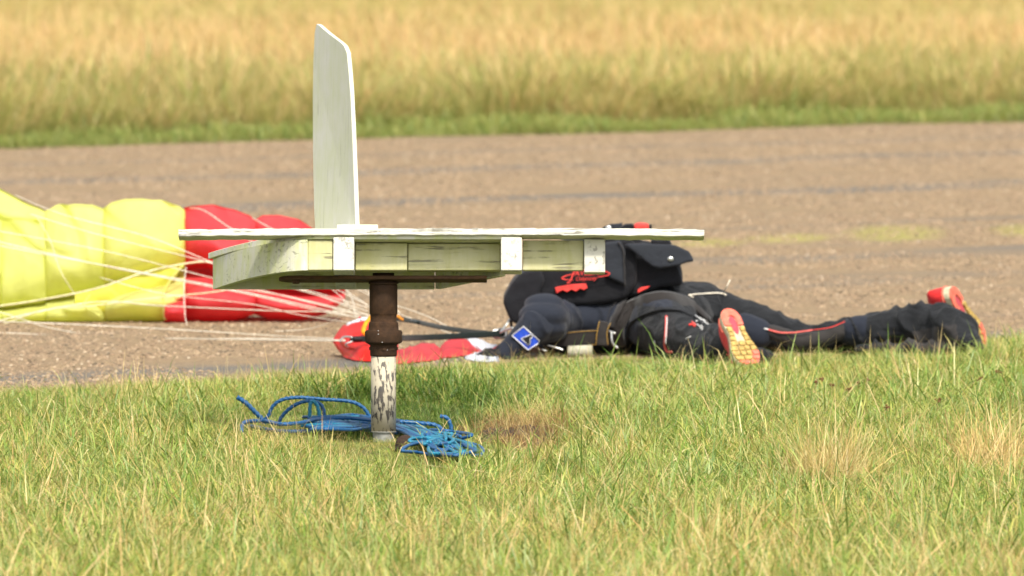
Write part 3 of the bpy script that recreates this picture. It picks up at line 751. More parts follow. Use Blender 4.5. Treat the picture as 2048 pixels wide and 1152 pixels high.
# ------------------------------------------------------------------ parachute
YC = 40.9
para = empty('parachute', P(350, 650, YC))
tag(para, 'collapsed yellow and red parachute lying on the runway with lines and slider', 'parachute')
def interp(L, x):
    for (x0, a), (x1, b) in zip(L, L[1:]):
        if x <= x1: t = (x - x0) / (x1 - x0); t = max(0, t); return a + (b - a) * t
    return L[-1][1]
def canopy_cell(name, u0, u1, top, seam, bot, mat, bulge=.10, nu=36, nv=56, y0=YC, seed=0, depth=.34, roundl=.35, roundr=.35, lip=True):
    """one inflated cell: cloth loft from the ground behind, over the crest, down the face to the seam, a tucked fold, and the lower roll"""
    bm = bmesh.new(); rows = []
    for i in range(nu + 1):
        s = i / nu; u = u0 + (u1 - u0) * s
        e = max(0.0, 1 - abs(2 * s - 1) ** 2.0)                       # fuller in the middle of the cell
        ef = e ** .5
        tv, sv, bv = interp(top, u), interp(seam, u), interp(bot, u)
        p = []
        for j in range(nv + 1):
            t = j / nv
            if t < .22:                                                # back of the cell
                k = t / .22; v = bv + (tv - bv) * math.sin(k * math.pi / 2); y = y0 + depth * math.cos(k * math.pi / 2) + .03
            elif t < .66:                                              # face, down to the seam
                k = (t - .22) / .44; v = tv + (sv - tv) * k ** 1.15; y = y0 + .05 - (.055 + (bulge - .055) * ef) * (math.sin(k ** 1.9 * math.pi) ** .8 * 1.0 + .5 * k)
            elif t < .76 and lip:                                      # tucked shadow fold
                k = (t - .66) / .10; v = sv + (bv - sv) * .25 * k; y = y0 + .10 * math.sin(k * math.pi) + .01 
            else:
                k = (t - (.76 if lip else .66)) / (.24 if lip else .34); vs_ = sv + (bv - sv) * (.25 if lip else 0)
                v = vs_ + (bv - vs_) * k; y = y0 + .01 - (.06 + bulge * .8 * ef) * math.sin(k * math.pi) ** .7
            q = P(u, v, y)
            if q.z < .006: q.z = .006
            w_ = .020 * nz(q, 4.2, seed) + .016 * max(0, 1 - 5 * abs(nz((q.x + .8 * q.z, q.z * .7, 0), 4.5, seed + 4))) + .004 * nz((q.x * 1.5, q.z * 1.2, q.y), 14, seed + 1)
            q.y += w_ * 1.6; q.z += .3 * w_ * (1 if q.z > .03 else 0)
            p.append(bm.verts.new(q))
        rows.append(p)
    for i in range(nu):
        for j in range(nv): bm.faces.new((rows[i][j], rows[i+1][j], rows[i+1][j+1], rows[i][j+1]))
    for r_, fl in ((rows[0], True), (rows[-1], False)):
        try: bm.faces.new(r_ if fl else r_[::-1])
        except Exception: pass
    bmesh.ops.recalc_face_normals(bm, faces=bm.faces)
    return from_bm(name, bm, mat, para, True)
SEAM = [(-200, 640), (-60, 622), (0, 612), (80, 600), (190, 578), (280, 548), (345, 532), (410, 522), (520, 560), (600, 575), (700, 580)]
canopy_cell('yellow_cell', -190, 4, [(-190, 440), (-120, 432), (-50, 428), (4, 440)], SEAM, [(-190, 655), (4, 652)], M_cyel, .12, seed=1)
canopy_cell('yellow_cell', 2, 92, [(2, 438), (20, 434), (50, 434), (76, 446), (92, 436)], SEAM, [(2, 650), (92, 648)], M_cyel, .07, seed=2, y0=YC + .01)
canopy_cell('yellow_cell', 90, 208, [(90, 422), (110, 413), (150, 407), (185, 408), (208, 416)], SEAM, [(90, 648), (208, 648)], M_cyel, .09, seed=3)
canopy_cell('yellow_cell', 206, 370, [(206, 418), (222, 406), (250, 398), (285, 396), (330, 403), (360, 412), (370, 420)], SEAM, [(206, 648), (330, 645), (370, 640)], M_cyel, .13, seed=4)
canopy_cell('red_cell', 368, 512, [(368, 418), (385, 413), (425, 411), (470, 418), (500, 430), (512, 440)], SEAM, [(330, 645), (400, 645), (470, 640), (512, 628)], M_cred, .11, seed=5)
canopy_cell('red_cell', 510, 690, [(510, 440), (525, 431), (560, 431), (600, 443), (640, 470), (675, 525), (690, 580)], SEAM, [(510, 630), (540, 638), (600, 640), (650, 630), (690, 600)], M_cred, .11, seed=6)
canopy_cell('red_fold', 328, 372, [(328, 600), (372, 590)], [(328, 604), (372, 600)], [(328, 645), (372, 646)], M_cred, .06, 12, y0=YC - .10, seed=7, depth=.1, lip=False)
# the raised tail at far left behind the near cells
canopy_cell('raised_tail', -190, 95, [(-190, 300), (-60, 350), (0, 377), (30, 392), (60, 408), (95, 426)], [(-190, 440), (95, 455)], [(-190, 600), (95, 600)], M_cyel, .05, y0=YC + .35, seed=8, depth=.2)
# open mouth of the cell: inner cloth under the leading tape, its shade painted as darker yellow
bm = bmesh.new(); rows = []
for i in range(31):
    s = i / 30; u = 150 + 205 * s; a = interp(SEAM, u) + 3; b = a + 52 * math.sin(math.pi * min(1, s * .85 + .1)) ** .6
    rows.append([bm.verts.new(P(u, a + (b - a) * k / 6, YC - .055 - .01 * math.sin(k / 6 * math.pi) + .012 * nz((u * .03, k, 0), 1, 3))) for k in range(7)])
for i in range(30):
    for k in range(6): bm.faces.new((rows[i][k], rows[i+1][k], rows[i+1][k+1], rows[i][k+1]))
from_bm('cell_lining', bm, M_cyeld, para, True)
tube('leading_tape', [P(u, interp(SEAM, u), YC - .16 + .0002 * abs(u - 200)) for u in (-190, -60, 0, 80, 190, 280, 345, 415, 470)], .0065, M_tape, para, 8, 8, flat=.5)
tube('leading_tape', [P(u, v, YC - .17) for u, v in ((-100, 672), (0, 650), (90, 618 + 2), (180, 612), (330, 592 + 2), (420, 585), (480, 575))], .0045, M_tape, para, 8, 8, flat=.5)
tube('seam_tape', [P(u, v, YC - .14) for u, v in ((366, 530), (345, 555), (330, 580), (326, 598), (330, 640))], .005, M_cyel, para, 6, 8)
tube('seam_tape', [P(u, v, YC - .15) for u, v in ((180, 590), (170, 606), (175, 618), (200, 632))], .004, M_cyel, para, 6, 8)
def line(pts, r=.0022, name='suspension_line'):
    return tube(name, [P(u, v, y) for u, v, y in pts], r, M_line, para, 6, 10)
F0 = (700, 678, 38.9); F1 = (735, 637, 39.4)
L = [([(-60, 470, 40.7), (200, 530, 40.4), (480, 585, 40.0), (640, 622, 39.7), (735, 637, 39.4)], .0026),
     ([(-60, 480, 40.7), (150, 520, 40.4), (440, 574, 40.0), (650, 620, 39.7), (730, 640, 39.4)], .0026),
     ([(-60, 452, 40.7), (200, 500, 40.4), (440, 560, 40.1), (680, 620, 39.6), (735, 636, 39.4)], .002),
     ([(60, 428, 40.6), (200, 470, 40.4), (400, 520, 40.2), (560, 565, 39.9), (735, 615, 39.5)], .002),
     ([(30, 390, 40.9), (130, 430, 40.5), (300, 475, 40.4), (440, 530, 40.2), (620, 585, 39.9), (760, 640, 39.4)], .002),
     ([(380, 416, 40.9), (410, 422, 40.6), (470, 462, 40.5), (600, 540, 40.1), (735, 610, 39.5)], .0022),
     ([(505, 436, 40.9), (530, 450, 40.6), (620, 500, 40.3), (700, 560, 39.9), (800, 625, 39.4)], .0022),
     ([(-40, 650, 40.5), (180, 605, 40.5), (330, 612, 40.3), (560, 622, 39.9), (690, 624, 39.6), (735, 630, 39.4)], .0026),
     ([(200, 555, 40.6), (330, 588, 40.4), (500, 608, 40.1), (600, 630, 39.9), (700, 645, 39.6)], .002),
     ([(430, 570, 40.6), (560, 590, 40.2), (700, 622, 39.7)], .0028),
     ([(580, 575, 40.6), (640, 592, 40.2), (735, 622, 39.5)], .0026),
     ([(690, 575, 40.4), (705, 600, 40.0), (712, 640, 39.6), (708, 660, 39.4)], .002),
     ([(700, 570, 40.4), (760, 600, 40.0), (860, 635, 39.4), (960, 690, 38.9)], .0022),
     ([(690, 580, 40.4), (760, 630, 39.8), (800, 680, 39.3), (830, 700, 39.0)], .0022),
     ([(700, 618, 39.6), (660, 645, 39.8), (600, 660, 40.0), (480, 664, 40.1)], .0022),
     ([(790, 625, 39.4), (870, 655, 39.0), (960, 690, 38.6)], .002),
     ([(372, 535, 40.6), (368, 580, 40.5), (370, 630, 40.4), (374, 650, 40.3)], .002),
     ([(75, 436, 40.7), (100, 480, 40.6), (120, 540, 40.5), (150, 590, 40.5)], .0013),
     # the lines that run out along the ground
     ([(-120, 668, 40.0), (0, 669, 39.9), (300, 675, 39.6), (560, 678, 39.2), (690, 680, 37.66)], .0028),
     ([(-120, 672, 40.0), (0, 674, 39.9), (320, 677, 39.5), (690, 682, 37.66)], .0028),
     ([(-120, 640, 40.3), (60, 645, 40.1), (330, 658, 39.8), (560, 672, 39.3), (690, 678, 37.9)], .0024),
     ([(-120, 664, 40.0), (60, 668, 39.8), (240, 686, 39.4), (450, 706, 38.9), (600, 714, 38.5), (700, 720, 38.2)], .0024),
     ([(-120, 610, 40.4), (0, 625, 40.3), (120, 660, 40.0), (360, 692, 39.3), (560, 710, 38.6), (700, 722, 38.2)], .0022),
     ([(760, 690, 38.6), (830, 715, 38.3), (870, 728, 38.1)], .002),
     ([(640, 560, 40.3), (680, 592, 40.0), (735, 650, 39.3), (780, 700, 38.6)], .002)]
for p_, r_ in L: line(p_, r_ * .68)
def cloth_patch(name, outline_rows, mat, amp=.02, s=9, seed=0, nv=16, lean=.10, thick=.002):
    """draped cloth between an upper and a lower polyline (u, v, Y)"""
    up, lo = outline_rows; bm = bmesh.new(); rows = []; n = 40
    U = catmull([P(*p) for p in up], 12); Lw = catmull([P(*p) for p in lo], 12)
    for i in range(n + 1):
        a = U[int(round(i / n * (len(U) - 1)))]; b = Lw[int(round(i / n * (len(Lw) - 1)))]; col = []
        for k in range(nv + 1):
            t = k / nv; q = a.lerp(b, t); q.y -= lean * math.sin(math.pi * t)
            f = .7 * nz((q.x * 3, q.z * 1.6, q.y), s, seed) + .9 * (.4 - min(1, 3 * abs(nz((q.x * 1.4 + q.z, q.z * 1.2 - q.x * .4, 0), s * 1.7, seed + 1))))
            q.y += amp * f * 1.4; q.z += amp * .25 * f
            q.z = max(q.z, .008); col.append(bm.verts.new(q))
        rows.append(col)
    for i in range(n):
        for k in range(nv): bm.faces.new((rows[i][k], rows[i+1][k], rows[i+1][k+1], rows[i][k+1]))
    o = from_bm(name, bm, mat, para, True)
    md = o.modifiers.new('s', 'SOLIDIFY'); md.thickness = thick; return o
cloth_patch('slider', [[(666, 682, 38.0), (688, 653, 38.0), (716, 639, 38.0), (760, 640, 38.0), (796, 690, 37.9)], [(668, 686, 38.0), (690, 716, 37.8), (712, 731, 37.55), (750, 731, 37.5), (796, 731, 37.5)]], M_sred, .05, 7, 1, lean=.03)
cloth_patch('slider_trim', [[(694, 646, 37.99), (726, 635, 37.99), (765, 633, 37.99)], [(694, 652, 37.97), (726, 642, 37.97), (765, 641, 37.97)]], M_swhite, .004, 9, 2, lean=.01)
cloth_patch('slider', [[(785, 706, 38.1), (820, 692, 38.15), (850, 686, 38.2), (872, 690, 38.2), (885, 702, 38.2)], [(785, 736, 37.3), (820, 734, 37.4), (850, 730, 37.5), (872, 724, 37.6), (890, 718, 37.8)]], M_cred, .02, 12, 3, lean=.06)
cloth_patch('slider', [[(880, 700, 38.2), (892, 680, 38.25), (920, 677, 38.25), (938, 680, 38.25), (962, 702, 38.2)], [(880, 720, 37.8), (900, 718, 37.8), (920, 716, 37.9), (940, 712, 38.0), (962, 708, 38.1)]], M_cred, .02, 12, 4, lean=.05)
cloth_patch('slider_trim', [[(934, 679, 38.22), (955, 677, 38.25), (985, 690, 38.3), (1010, 692, 38.3)], [(958, 704, 38.18), (970, 710, 38.1), (985, 714, 38.0), (1010, 716, 38.0)]], M_swhite, .012, 12, 5, lean=.03)
cloth_patch('slider', [[(966, 706, 38.08), (985, 696, 38.1), (1002, 690, 38.1)], [(970, 712, 38.0), (985, 710, 38.0), (1000, 706, 38.0)]], M_sred, .01, 12, 6, lean=.02)
cloth_patch('pilot_pocket', [[(930, 711, 37.8), (960, 703, 37.85), (995, 703, 37.9)], [(932, 724, 37.65), (960, 728, 37.5), (998, 728, 37.5)]], M_swhite, .012, 12, 7, lean=.04)
tube('toggle_tape', [P(742, 632, 37.80), P(731, 648, 37.76), P(727, 662, 37.74), P(733, 670, 37.74)], .008, M_orange, para, 8, 8, flat=.3)
tube('toggle_tape', [P(790, 632, 39.1), P(797, 634, 39.05), P(808, 640, 39.0)], .005, M_orange, para, 8, 6)
def webbing(name, pts, half, mat, parent, up=(0, -1, 0), flat=.14, sides=10):
    return tube(name, pts, half, mat, parent, sides, 8, flat=flat, up=up)
webbing('riser', [P(700, 679, 37.66), P(760, 677, 37.70), P(850, 675, 37.95), P(940, 671, 38.0), P(1008, 667, 38.05)], .0105, M_riser, para)
webbing('riser', [P(782, 636, 39.1), P(830, 643, 38.9), P(880, 654, 38.6), P(940, 663, 38.4), P(1010, 669, 38.2)], .0085, M_riser, para)
tube('riser_cover', [P(826, 641, 38.88), P(838, 645, 38.84)], .011, M_riser, para, 8, 4, flat=.4)
tube('connector_link', [P(680, 684, 37.66), P(688, 674, 37.66), P(704, 675, 37.65), P(706, 682, 37.65), P(692, 688, 37.65), P(696, 694, 37.66)], .0035, M_steel, para, 8, 6)
tube('connector_sleeve', [P(706, 678, 37.64), P(724, 678, 37.65)], .0085, M_black, para, 10, 4)
def ring(name, c, r, rt, axis, mat, parent, sq=1.0):
    a = Vector(axis).normalized(); t = Vector((0, 0, 1)) if abs(a.z) < .9 else Vector((1, 0, 0)); b = a.cross(t).normalized(); t = b.cross(a)
    pts = [c + b * (r * math.cos(k * math.pi / 12)) + t * (r * sq * math.sin(k * math.pi / 12)) for k in range(25)]
    bm = bmesh.new(); sweep(bm, pts, rt, 8); return from_bm(name, bm, mat, parent, True)
ring('riser_ring', P(993, 668, 38.1), .014, .0035, (.3, -1, .2), M_steel, para)
ring('riser_ring', P(1002, 667, 38.08), .019, .0042, (.2, -1, .4), M_steel, para, .8)
exec_person = True
# ------------------------------------------------------------------ parachutist
KP = 38.1 / F
person = empty('person', P(1300, 714, 38.1))
tag(person, 'person in a black jumpsuit lying face down on the grass verge wearing red soled trainers', 'person')
def blob(bm, c, r, M=None, sub=3):
    r = (r, r, r) if not isinstance(r, (tuple, list)) else r
    m_ = Matrix.Translation(c) @ (M if M is not None else Matrix.Identity(4)) @ Matrix.Diagonal((*r, 1))
    bmesh.ops.create_icosphere(bm, subdivisions=sub, radius=1, matrix=m_)
def limb(bm, p0, r0, p1, r1, flat=1.0):
    n = max(3, int((p1 - p0).length / (min(r0, r1) * .35)))
    for i in range(n + 1):
        t = i / n; r = r0 + (r1 - r0) * t; blob(bm, p0.lerp(p1, t), (r, r, r * flat), sub=2)
def finish(bm, name, mat, parent, voxel=.007, smooth=8, folds=0.0, fs=10, seed=0):
    o = from_bm(name, bm, None, parent)
    m1 = o.modifiers.new('r', 'REMESH'); m1.mode = 'VOXEL'; m1.voxel_size = voxel
    m2 = o.modifiers.new('s', 'SMOOTH'); m2.factor = .6; m2.iterations = smooth
    evaluated(o); me = o.data; me.materials.clear()
    for m_ in (mat if isinstance(mat, (list, tuple)) else [mat]): me.materials.append(m_)
    if folds:
        nn = [v.normal.copy() for v in me.vertices]
        for v, n in zip(me.vertices, nn):
            p = v.co; a = 1 - abs(nz((p.x * 1.0 + .3 * p.z, p.y * .5, p.z * .6), fs, seed)) * 2.4
            b = nz(p, fs * .5, seed + 3)
            v.co += n * folds * (max(a, 0) ** 3 - .25 + .6 * b)
    me.polygons.foreach_set('use_smooth', [True] * len(me.polygons)); me.update(); return o
bm = bmesh.new(); K = KP
Q = lambda u, v, y: P(u, v, y)
# torso, lying flat: wide in depth, head to the left
for (u, v, y, rx, ry, rz) in ((1310, 650, 38.28, 70, 110, 62), (1270, 652, 38.28, 60, 105, 62), (1225, 654, 38.28, 60, 134, 60), (1175, 652, 38.28, 60, 146, 60), (1130, 648, 38.28, 50, 140, 60), (1100, 652, 38.28, 36, 115, 50)):
    blob(bm, Q(u, v, y), (rx * K, ry * K, rz * K))
blob(bm, Q(1165, 640, 38.14), (66 * K, 78 * K, 46 * K)); blob(bm, Q(1225, 648, 38.12), (66 * K, 72 * K, 48 * K)); blob(bm, Q(1200, 632, 38.16), (80 * K, 76 * K, 34 * K))
blob(bm, Q(1385, 624, 38.38), (68 * K, 75 * K, 58 * K)); blob(bm, Q(1320, 642, 38.12), (78 * K, 80 * K, 56 * K)); blob(bm, Q(1340, 628, 38.26), (85 * K, 90 * K, 60 * K))
# neck and head, turned to the ground beyond the near arm
limb(bm, Q(1112, 656, 38.3), 34 * K, Q(1092, 668, 38.32), 32 * K)
HC = Q(1088, 668, 38.34); 
blob(bm, HC, (.098, .076, .080)); blob(bm, HC + Vector((-.02, -.01, -.03)), (.07, .062, .055)); blob(bm, HC + Vector((-.01, -.065, -.045)), (.014, .02, .016), sub=2)
blob(bm, HC + Vector((.01, .075, .0)), (.02, .01, .028), sub=2)
# near arm: shoulder, raised upper arm, forearm down to the ground
SH = Q(1128, 640, 38.02); EL = Q(1068, 655, 37.80); WR = Q(1010, 706, 37.76)
limb(bm, SH, 39 * K, EL, 35 * K); limb(bm, EL, 34 * K, WR, 21 * K)
# far arm, reaching forwards
limb(bm, Q(1120, 650, 38.52), 40 * K, Q(1060, 690, 38.72), 30 * K); limb(bm, Q(1060, 690, 38.72), 28 * K, Q(1030, 698, 38.50), 18 * K)
# near leg comes towards the camera, far leg runs out to the right
limb(bm, Q(1318, 650, 38.02), 62 * K, Q(1385, 680, 37.68), 45 * K)
limb(bm, Q(1385, 680, 37.68), 45 * K, Q(1420, 694, 37.50), 34 * K); limb(bm, Q(1420, 694, 37.50), 34 * K, Q(1462, 690, 37.36), 25 * K)
limb(bm, Q(1405, 622, 38.4), 56 * K, Q(1500, 650, 38.36), 46 * K); limb(bm, Q(1500, 652, 38.34), 50 * K, Q(1625, 686, 38.3), 34 * K)
limb(bm, Q(1600, 688, 38.28), 32 * K, Q(1720, 667, 38.25), 38 * K); limb(bm, Q(1720, 667, 38.25), 38 * K, Q(1880, 650, 38.16), 36 * K)
# hands: palm and five bent fingers
def hand(bm, wr, d, side_):
    d = d.normalized(); s = Vector(side_).normalized(); upv = s.cross(d).normalized()
    pc = wr + d * .05; blob(bm, pc, (.045, .04, .018), sub=2, M=Matrix((d, s, upv)).transposed().to_4x4())
    for k, (o_, ln) in enumerate(((-.03, .062), (-.011, .075), (.009, .078), (.028, .070))):
        a = wr + d * .085 + s * o_; b = a + d * ln * .5 - upv * .006; c_ = b + d * ln * .45 - upv * .022
        limb(bm, a, .0088, b, .0085); limb(bm, b, .0085, c_, .0072)
    a = wr + d * .03 - s * .035; b = a + d * .03 - s * .02; c_ = b + d * .03 - s * .004 - upv * .008
    limb(bm, a, .011, b, .010); limb(bm, b, .010, c_, .008)
hand(bm, Q(1006, 708, 37.75) + Vector((0, 0, .0)), Vector((-1, .15, -.10)), (0, 1, .1)); hand(bm, Q(1030, 698, 38.5), Vector((-1, -.3, -.05)), (-.3, 1, 0))
body = finish(bm, 'body', [M_suit, M_suitn, M_skin, M_black], person, .0065, 4, .0085, 15)
for p_ in body.data.polygons:
    c = p_.center; hd = (c - HC).length
    u = 1024 + c.x / c.y * F
    if hd < .11 and c.x < HC.x + .05: p_.material_index = 2
    elif u < 1000: p_.material_index = 3
    elif u < 1275: p_.material_index = 1
    elif u < 1345 and c.z > .17: p_.material_index = 1
# eyes, mouth, hair/helmet (all hidden from the photograph's side)
for dy in (-.045, -.02):
    bm = bmesh.new(); blob(bm, HC + Vector((-.086 + (dy + .045) * .2, dy + .02, -.012)), .011, sub=2); from_bm('eye', bm, M_white, person, True)
bm = bmesh.new(); blob(bm, HC + Vector((-.075, -.03, -.055)), (.01, .022, .005), sub=2); from_bm('mouth', bm, M_pinkg, person, True)
bm = bmesh.new(); bmesh.ops.create_icosphere(bm, subdivisions=4, radius=1)
for v in list(bm.verts):
    if v.co.x < -.25 and v.co.z < .35: bm.verts.remove(v)
for v in bm.verts: v.co = HC + Vector((.008 + v.co.x * .108, v.co.y * .09, .006 + v.co.z * .094))
o = from_bm('helmet', bm, M_black, person, True); md = o.modifiers.new('s', 'SOLIDIFY'); md.thickness = .006
# padded elbow of the near arm, quilted in three rolls
bm = bmesh.new()
for (u, v, y, a, b, c_) in ((1088, 608, 37.91, 40, 44, 21), (1086, 632, 37.87, 50, 56, 30), (1085, 655, 37.87, 49, 52, 26), (1092, 668, 37.90, 40, 44, 18), (1112, 640, 37.93, 30, 50, 40)):
    blob(bm, Q(u, v, y), (a * K, b * K, c_ * K))
finish(bm, 'sleeve_padding', M_suitn, person, .005, 9, .002, 9, 5)
for pts_ in (((1042, 625), (1060, 618), (1090, 616), (1125, 624)), ((1037, 646), (1060, 643), (1095, 644), (1128, 652)), ((1045, 664), (1070, 662), (1105, 664))):
    pass
# student patch: blue with an outlined black L
bm = bmesh.new(); pa = [(1024, 671), (1047, 653), (1079, 682), (1075, 688), (1056, 700)]
prism_bm(bm, [P(u, v, 37.735) for u, v in pa], (0, .006, 0), .001, 1); patch = from_bm('sleeve_patch', bm, M_blue, person)
tube('patch_border', [P(u, v, 37.733) for u, v in pa + pa[:1]], .0017, M_white, patch, 6, 1)
bm = bmesh.new(); prism_bm(bm, [P(u, v, 37.732) for u, v in ((1042, 677), (1062, 669), (1065, 674), (1060, 678), (1061, 684), (1057, 691))], (0, .003, 0), .0005, 1)
lt = from_bm('letter', bm, M_black, patch)
tube('letter_border', [P(u, v, 37.730) for u, v in ((1042, 677), (1062, 669), (1065, 674), (1060, 678), (1061, 684), (1057, 691), (1042, 677))], .0013, M_white, patch, 6, 1)
# leg details
def onbody(u, v, push=.004, y0=36.5):
    """point on the body surface seen at (u, v)"""
    o = P(u, v, y0); d = (P(u, v, 40) - o).normalized()
    for ob in ONB:
        pass
    best = None
    for ob in ONB:
        mi = wm(ob).inverted(); l0 = mi @ o; l1 = (mi.to_3x3() @ d).normalized()
        ok, loc, nrm, _ = ob.ray_cast(l0, l1)
        if ok:
            wl = wm(ob) @ loc
            if best is None or wl.y < best[0].y: best = (wl, nrm.copy())
    if best is None: return P(u, v, 38.1)
    return best[0] + best[1] * push
bpy.context.view_layer.update(); ONB = [body]
def surf_tube(name, uv, r, mat, parent, push=.002, n=5, **k):
    pts_ = catmull([Vector((u, v, 0)) for u, v in uv], n)
    w_ = [onbody(p.x, p.y, push) for p in pts_]
    w2 = [w_[0]] + [(w_[i-1] + w_[i] * 2 + w_[i+1]) / 4 for i in range(1, len(w_) - 1)] + [w_[-1]]
    bm = bmesh.new(); sweep(bm, w2, r, 8, **k); return from_bm(name, bm, mat, parent, True)
surf_tube('piping', [(1333, 634), (1333, 660), (1331, 690), (1336, 702), (1345, 703)], .0042, M_pipe, person, .003)
surf_tube('piping', [(1336, 638), (1336, 660), (1334, 688)], .0016, M_white, person, .007)
surf_tube('piping', [(1311, 681), (1313, 700)], .002, M_white, person, .004)
surf_tube('piping', [(1374, 678), (1383, 674)], .0018, M_white, person, .004)
# crest on the thigh: scattered white, pale green and red strokes of lettering
marks = [((1390, 632), (1398, 638), (1408, 642)), ((1398, 634), (1412, 648)), ((1406, 640), (1416, 644), (1422, 650)), ((1392, 644), (1402, 641)), ((1394, 650), (1402, 655), (1406, 646)), ((1400, 658), (1410, 655), (1404, 661)), ((1408, 650), (1416, 656), (1411, 658)), ((1414, 648), (1420, 656))]
for mk in marks: surf_tube('crest_lettering', mk, .0019, M_white, person, .003, 3)
surf_tube('crest_emblem', ((1378, 651), (1384, 649), (1390, 654)), .0034, M_red, person, .002, 3); surf_tube('crest_emblem', ((1383, 645), (1390, 650), (1392, 654)), .0019, M_pipe, person, .005, 3)
# harness webbing
surf_tube('leg_strap', [(1236, 690), (1232, 655), (1256, 622), (1295, 603), (1340, 598), (1385, 610), (1412, 632), (1428, 655)], .027, M_web, person, .003, 6, flat=.18)
surf_tube('leg_strap', [(1245, 690), (1262, 650), (1300, 628), (1345, 622), (1385, 634), (1410, 655)], .006, M_suit, person, .006, 6, flat=.6)
surf_tube('hip_strap', [(1262, 590), (1248, 600), (1233, 625), (1222, 655)], .022, M_web, person, .008, 6, flat=.2)
for du in (-14, 14): surf_tube('stitching', [(1260 + du, 595), (1244 + du, 612), (1232 + du, 635), (1224 + du, 652)], .0011, M_suitg, person, .013, 5)
def strap_box(name, uv, y, th, mat, parent, bev=.003):
    bm = bmesh.new(); prism_bm(bm, [P(u, v, y) for u, v in uv], (0, th, 0), bev, 2); return from_bm(name, bm, mat, parent, True)
ls = strap_box('lateral_strap', [(1118, 664), (1160, 661), (1198, 659), (1198, 690), (1140, 694), (1100, 690)], 37.93, .02, M_web, person)
ws = strap_box('webbing_sleeve', [(1197, 641), (1218, 645), (1214, 668), (1218, 692), (1192, 690), (1194, 662)], 37.915, .03, M_suitg, person)
def thread(pts_, y, parent, mat=M_gold, r=.0011): return tube('stitching', [P(u, v, y) for u, v in pts_], r, mat, parent, 6, 4)
thread(((1199, 643), (1194, 665), (1192, 690)), 37.912, ws); thread(((1221, 646), (1214, 665), (1216, 690)), 37.912, ws)
thread(((1125, 667), (1160, 663), (1194, 661)), 37.927, ls, r=.0008); thread(((1150, 693), (1192, 689)), 37.927, ls, r=.0008)
tube('buckle', [P(1218, 662, 37.91), P(1231, 667, 37.90)], .0038, M_steel, person, 8, 4)
tube('buckle', [P(1223, 665, 37.905), P(1224, 682, 37.90), P(1228, 690, 37.90), P(1236, 696, 37.9)], .0042, M_steel, person, 8, 6)
tube('buckle', [P(1094, 690, 37.86), P(1108, 694, 37.86), P(1127, 700, 37.86)], .003, M_steel, person, 8, 4)
tube('buckle', [P(1082, 699, 37.82), P(1094, 702, 37.82)], .003, M_steel, person, 8, 3)
tube('snap_hook', [P(1108, 676, 37.9), P(1115, 675, 37.9)], .0035, M_steel, person, 8, 3)
bm = bmesh.new(); sweep(bm, [P(1135, 703, 37.90), P(1137, 703, 37.90), P(1183, 701, 37.90), P(1185, 701, 37.90)], [.014, .0185, .0185, .014], 20)
from_bm('handle_tube', bm, M_pale, person, True)
# yellow cord over the seat
surf_tube('pull_cord', [(1376, 592), (1395, 590), (1420, 588), (1440, 588), (1452, 592)], .0024, M_line, person, .004)
tube('pull_cord', [onbody(1446, 589, .004), P(1452, 576, 38.2), P(1460, 560, 38.2)], .0016, M_line, person, 6, 5)
surf_tube('pull_cord', [(1378, 592), (1386, 597)], .0024, M_line, person, .004)
# far leg: knee band, padded roll with piping, grey boot cover
def band(name, uvA, uvB, mat, push=.003, n=14, m=10):
    bm = bmesh.new(); rows = []
    for i in range(n + 1):
        t = i / n; a = Vector(uvA[0]).lerp(Vector(uvA[1]), t); b = Vector(uvB[0]).lerp(Vector(uvB[1]), t)
        rows.append([bm.verts.new(onbody(*(a.lerp(b, k / m)), push)) for k in range(m + 1)])
    for i in range(n):
        for k in range(m): bm.faces.new((rows[i][k], rows[i+1][k], rows[i+1][k+1], rows[i][k+1]))
    o = from_bm(name, bm, mat, person, True); md = o.modifiers.new('s', 'SOLIDIFY'); md.thickness = .003; return o
bm = bmesh.new()
limb(bm, P(1545, 664, 38.17), .023, P(1600, 684, 38.16), .030); limb(bm, P(1600, 684, 38.16), .030, P(1650, 676, 38.15), .029); limb(bm, P(1650, 676, 38.15), .029, P(1708, 655, 38.14), .023)
finish(bm, 'leg_gripper', M_suitg, person, .006, 6, .003, 12, 4)
tube('piping', [P(1536, 659, 38.15), P(1560, 665, 38.135), P(1590, 665, 38.13), P(1625, 660, 38.13)], .0026, M_pipe, person, 8, 6)
tube('piping', [P(1626, 660, 38.14), P(1660, 655, 38.13), P(1690, 643, 38.13)], .0016, M_red, person, 8, 6)
tube('piping', [P(1528, 657, 38.15), P(1536, 659, 38.145)], .0026, M_white, person, 8, 3)
# boot flare: loose cloth over the far shin and shoe
bm = bmesh.new()
limb(bm, P(1700, 668, 38.16), .044, P(1770, 655, 38.13), .062); limb(bm, P(1770, 655, 38.13), .062, P(1855, 652, 38.10), .076); limb(bm, P(1855, 652, 38.10), .078, P(1905, 662, 37.98), .066); limb(bm, P(1905, 662, 37.98), .066, P(1945, 684, 37.86), .036)
limb(bm, P(1925, 672, 37.92), .045, P(1958, 692, 37.84), .022)
limb(bm, P(1880, 640, 38.0), .05, P(1935, 668, 37.90), .035)
limb(bm, P(1720, 697, 38.04), .016, P(1930, 696, 37.90), .022)
fl = finish(bm, 'trouser_flare', [M_suit, M_suitg], person, .0055, 3, .019, 13, 9)
for p_ in fl.data.polygons:
    c = p_.center; u = 1024 + c.x / c.y * F; v = rowof(c)
    if v > 690 - (u - 1730) * .24 + 3 * math.sin(u * .03) and 1735 < u < 1915: p_.material_index = 1
strap_pts = [(1706, 640), (1712, 690)]
bm = bmesh.new(); limb(bm, P(1712, 662, 38.15), .052, P(1727, 662, 38.145), .054); finish(bm, 'knee_band', M_suitn, person, .006, 4)
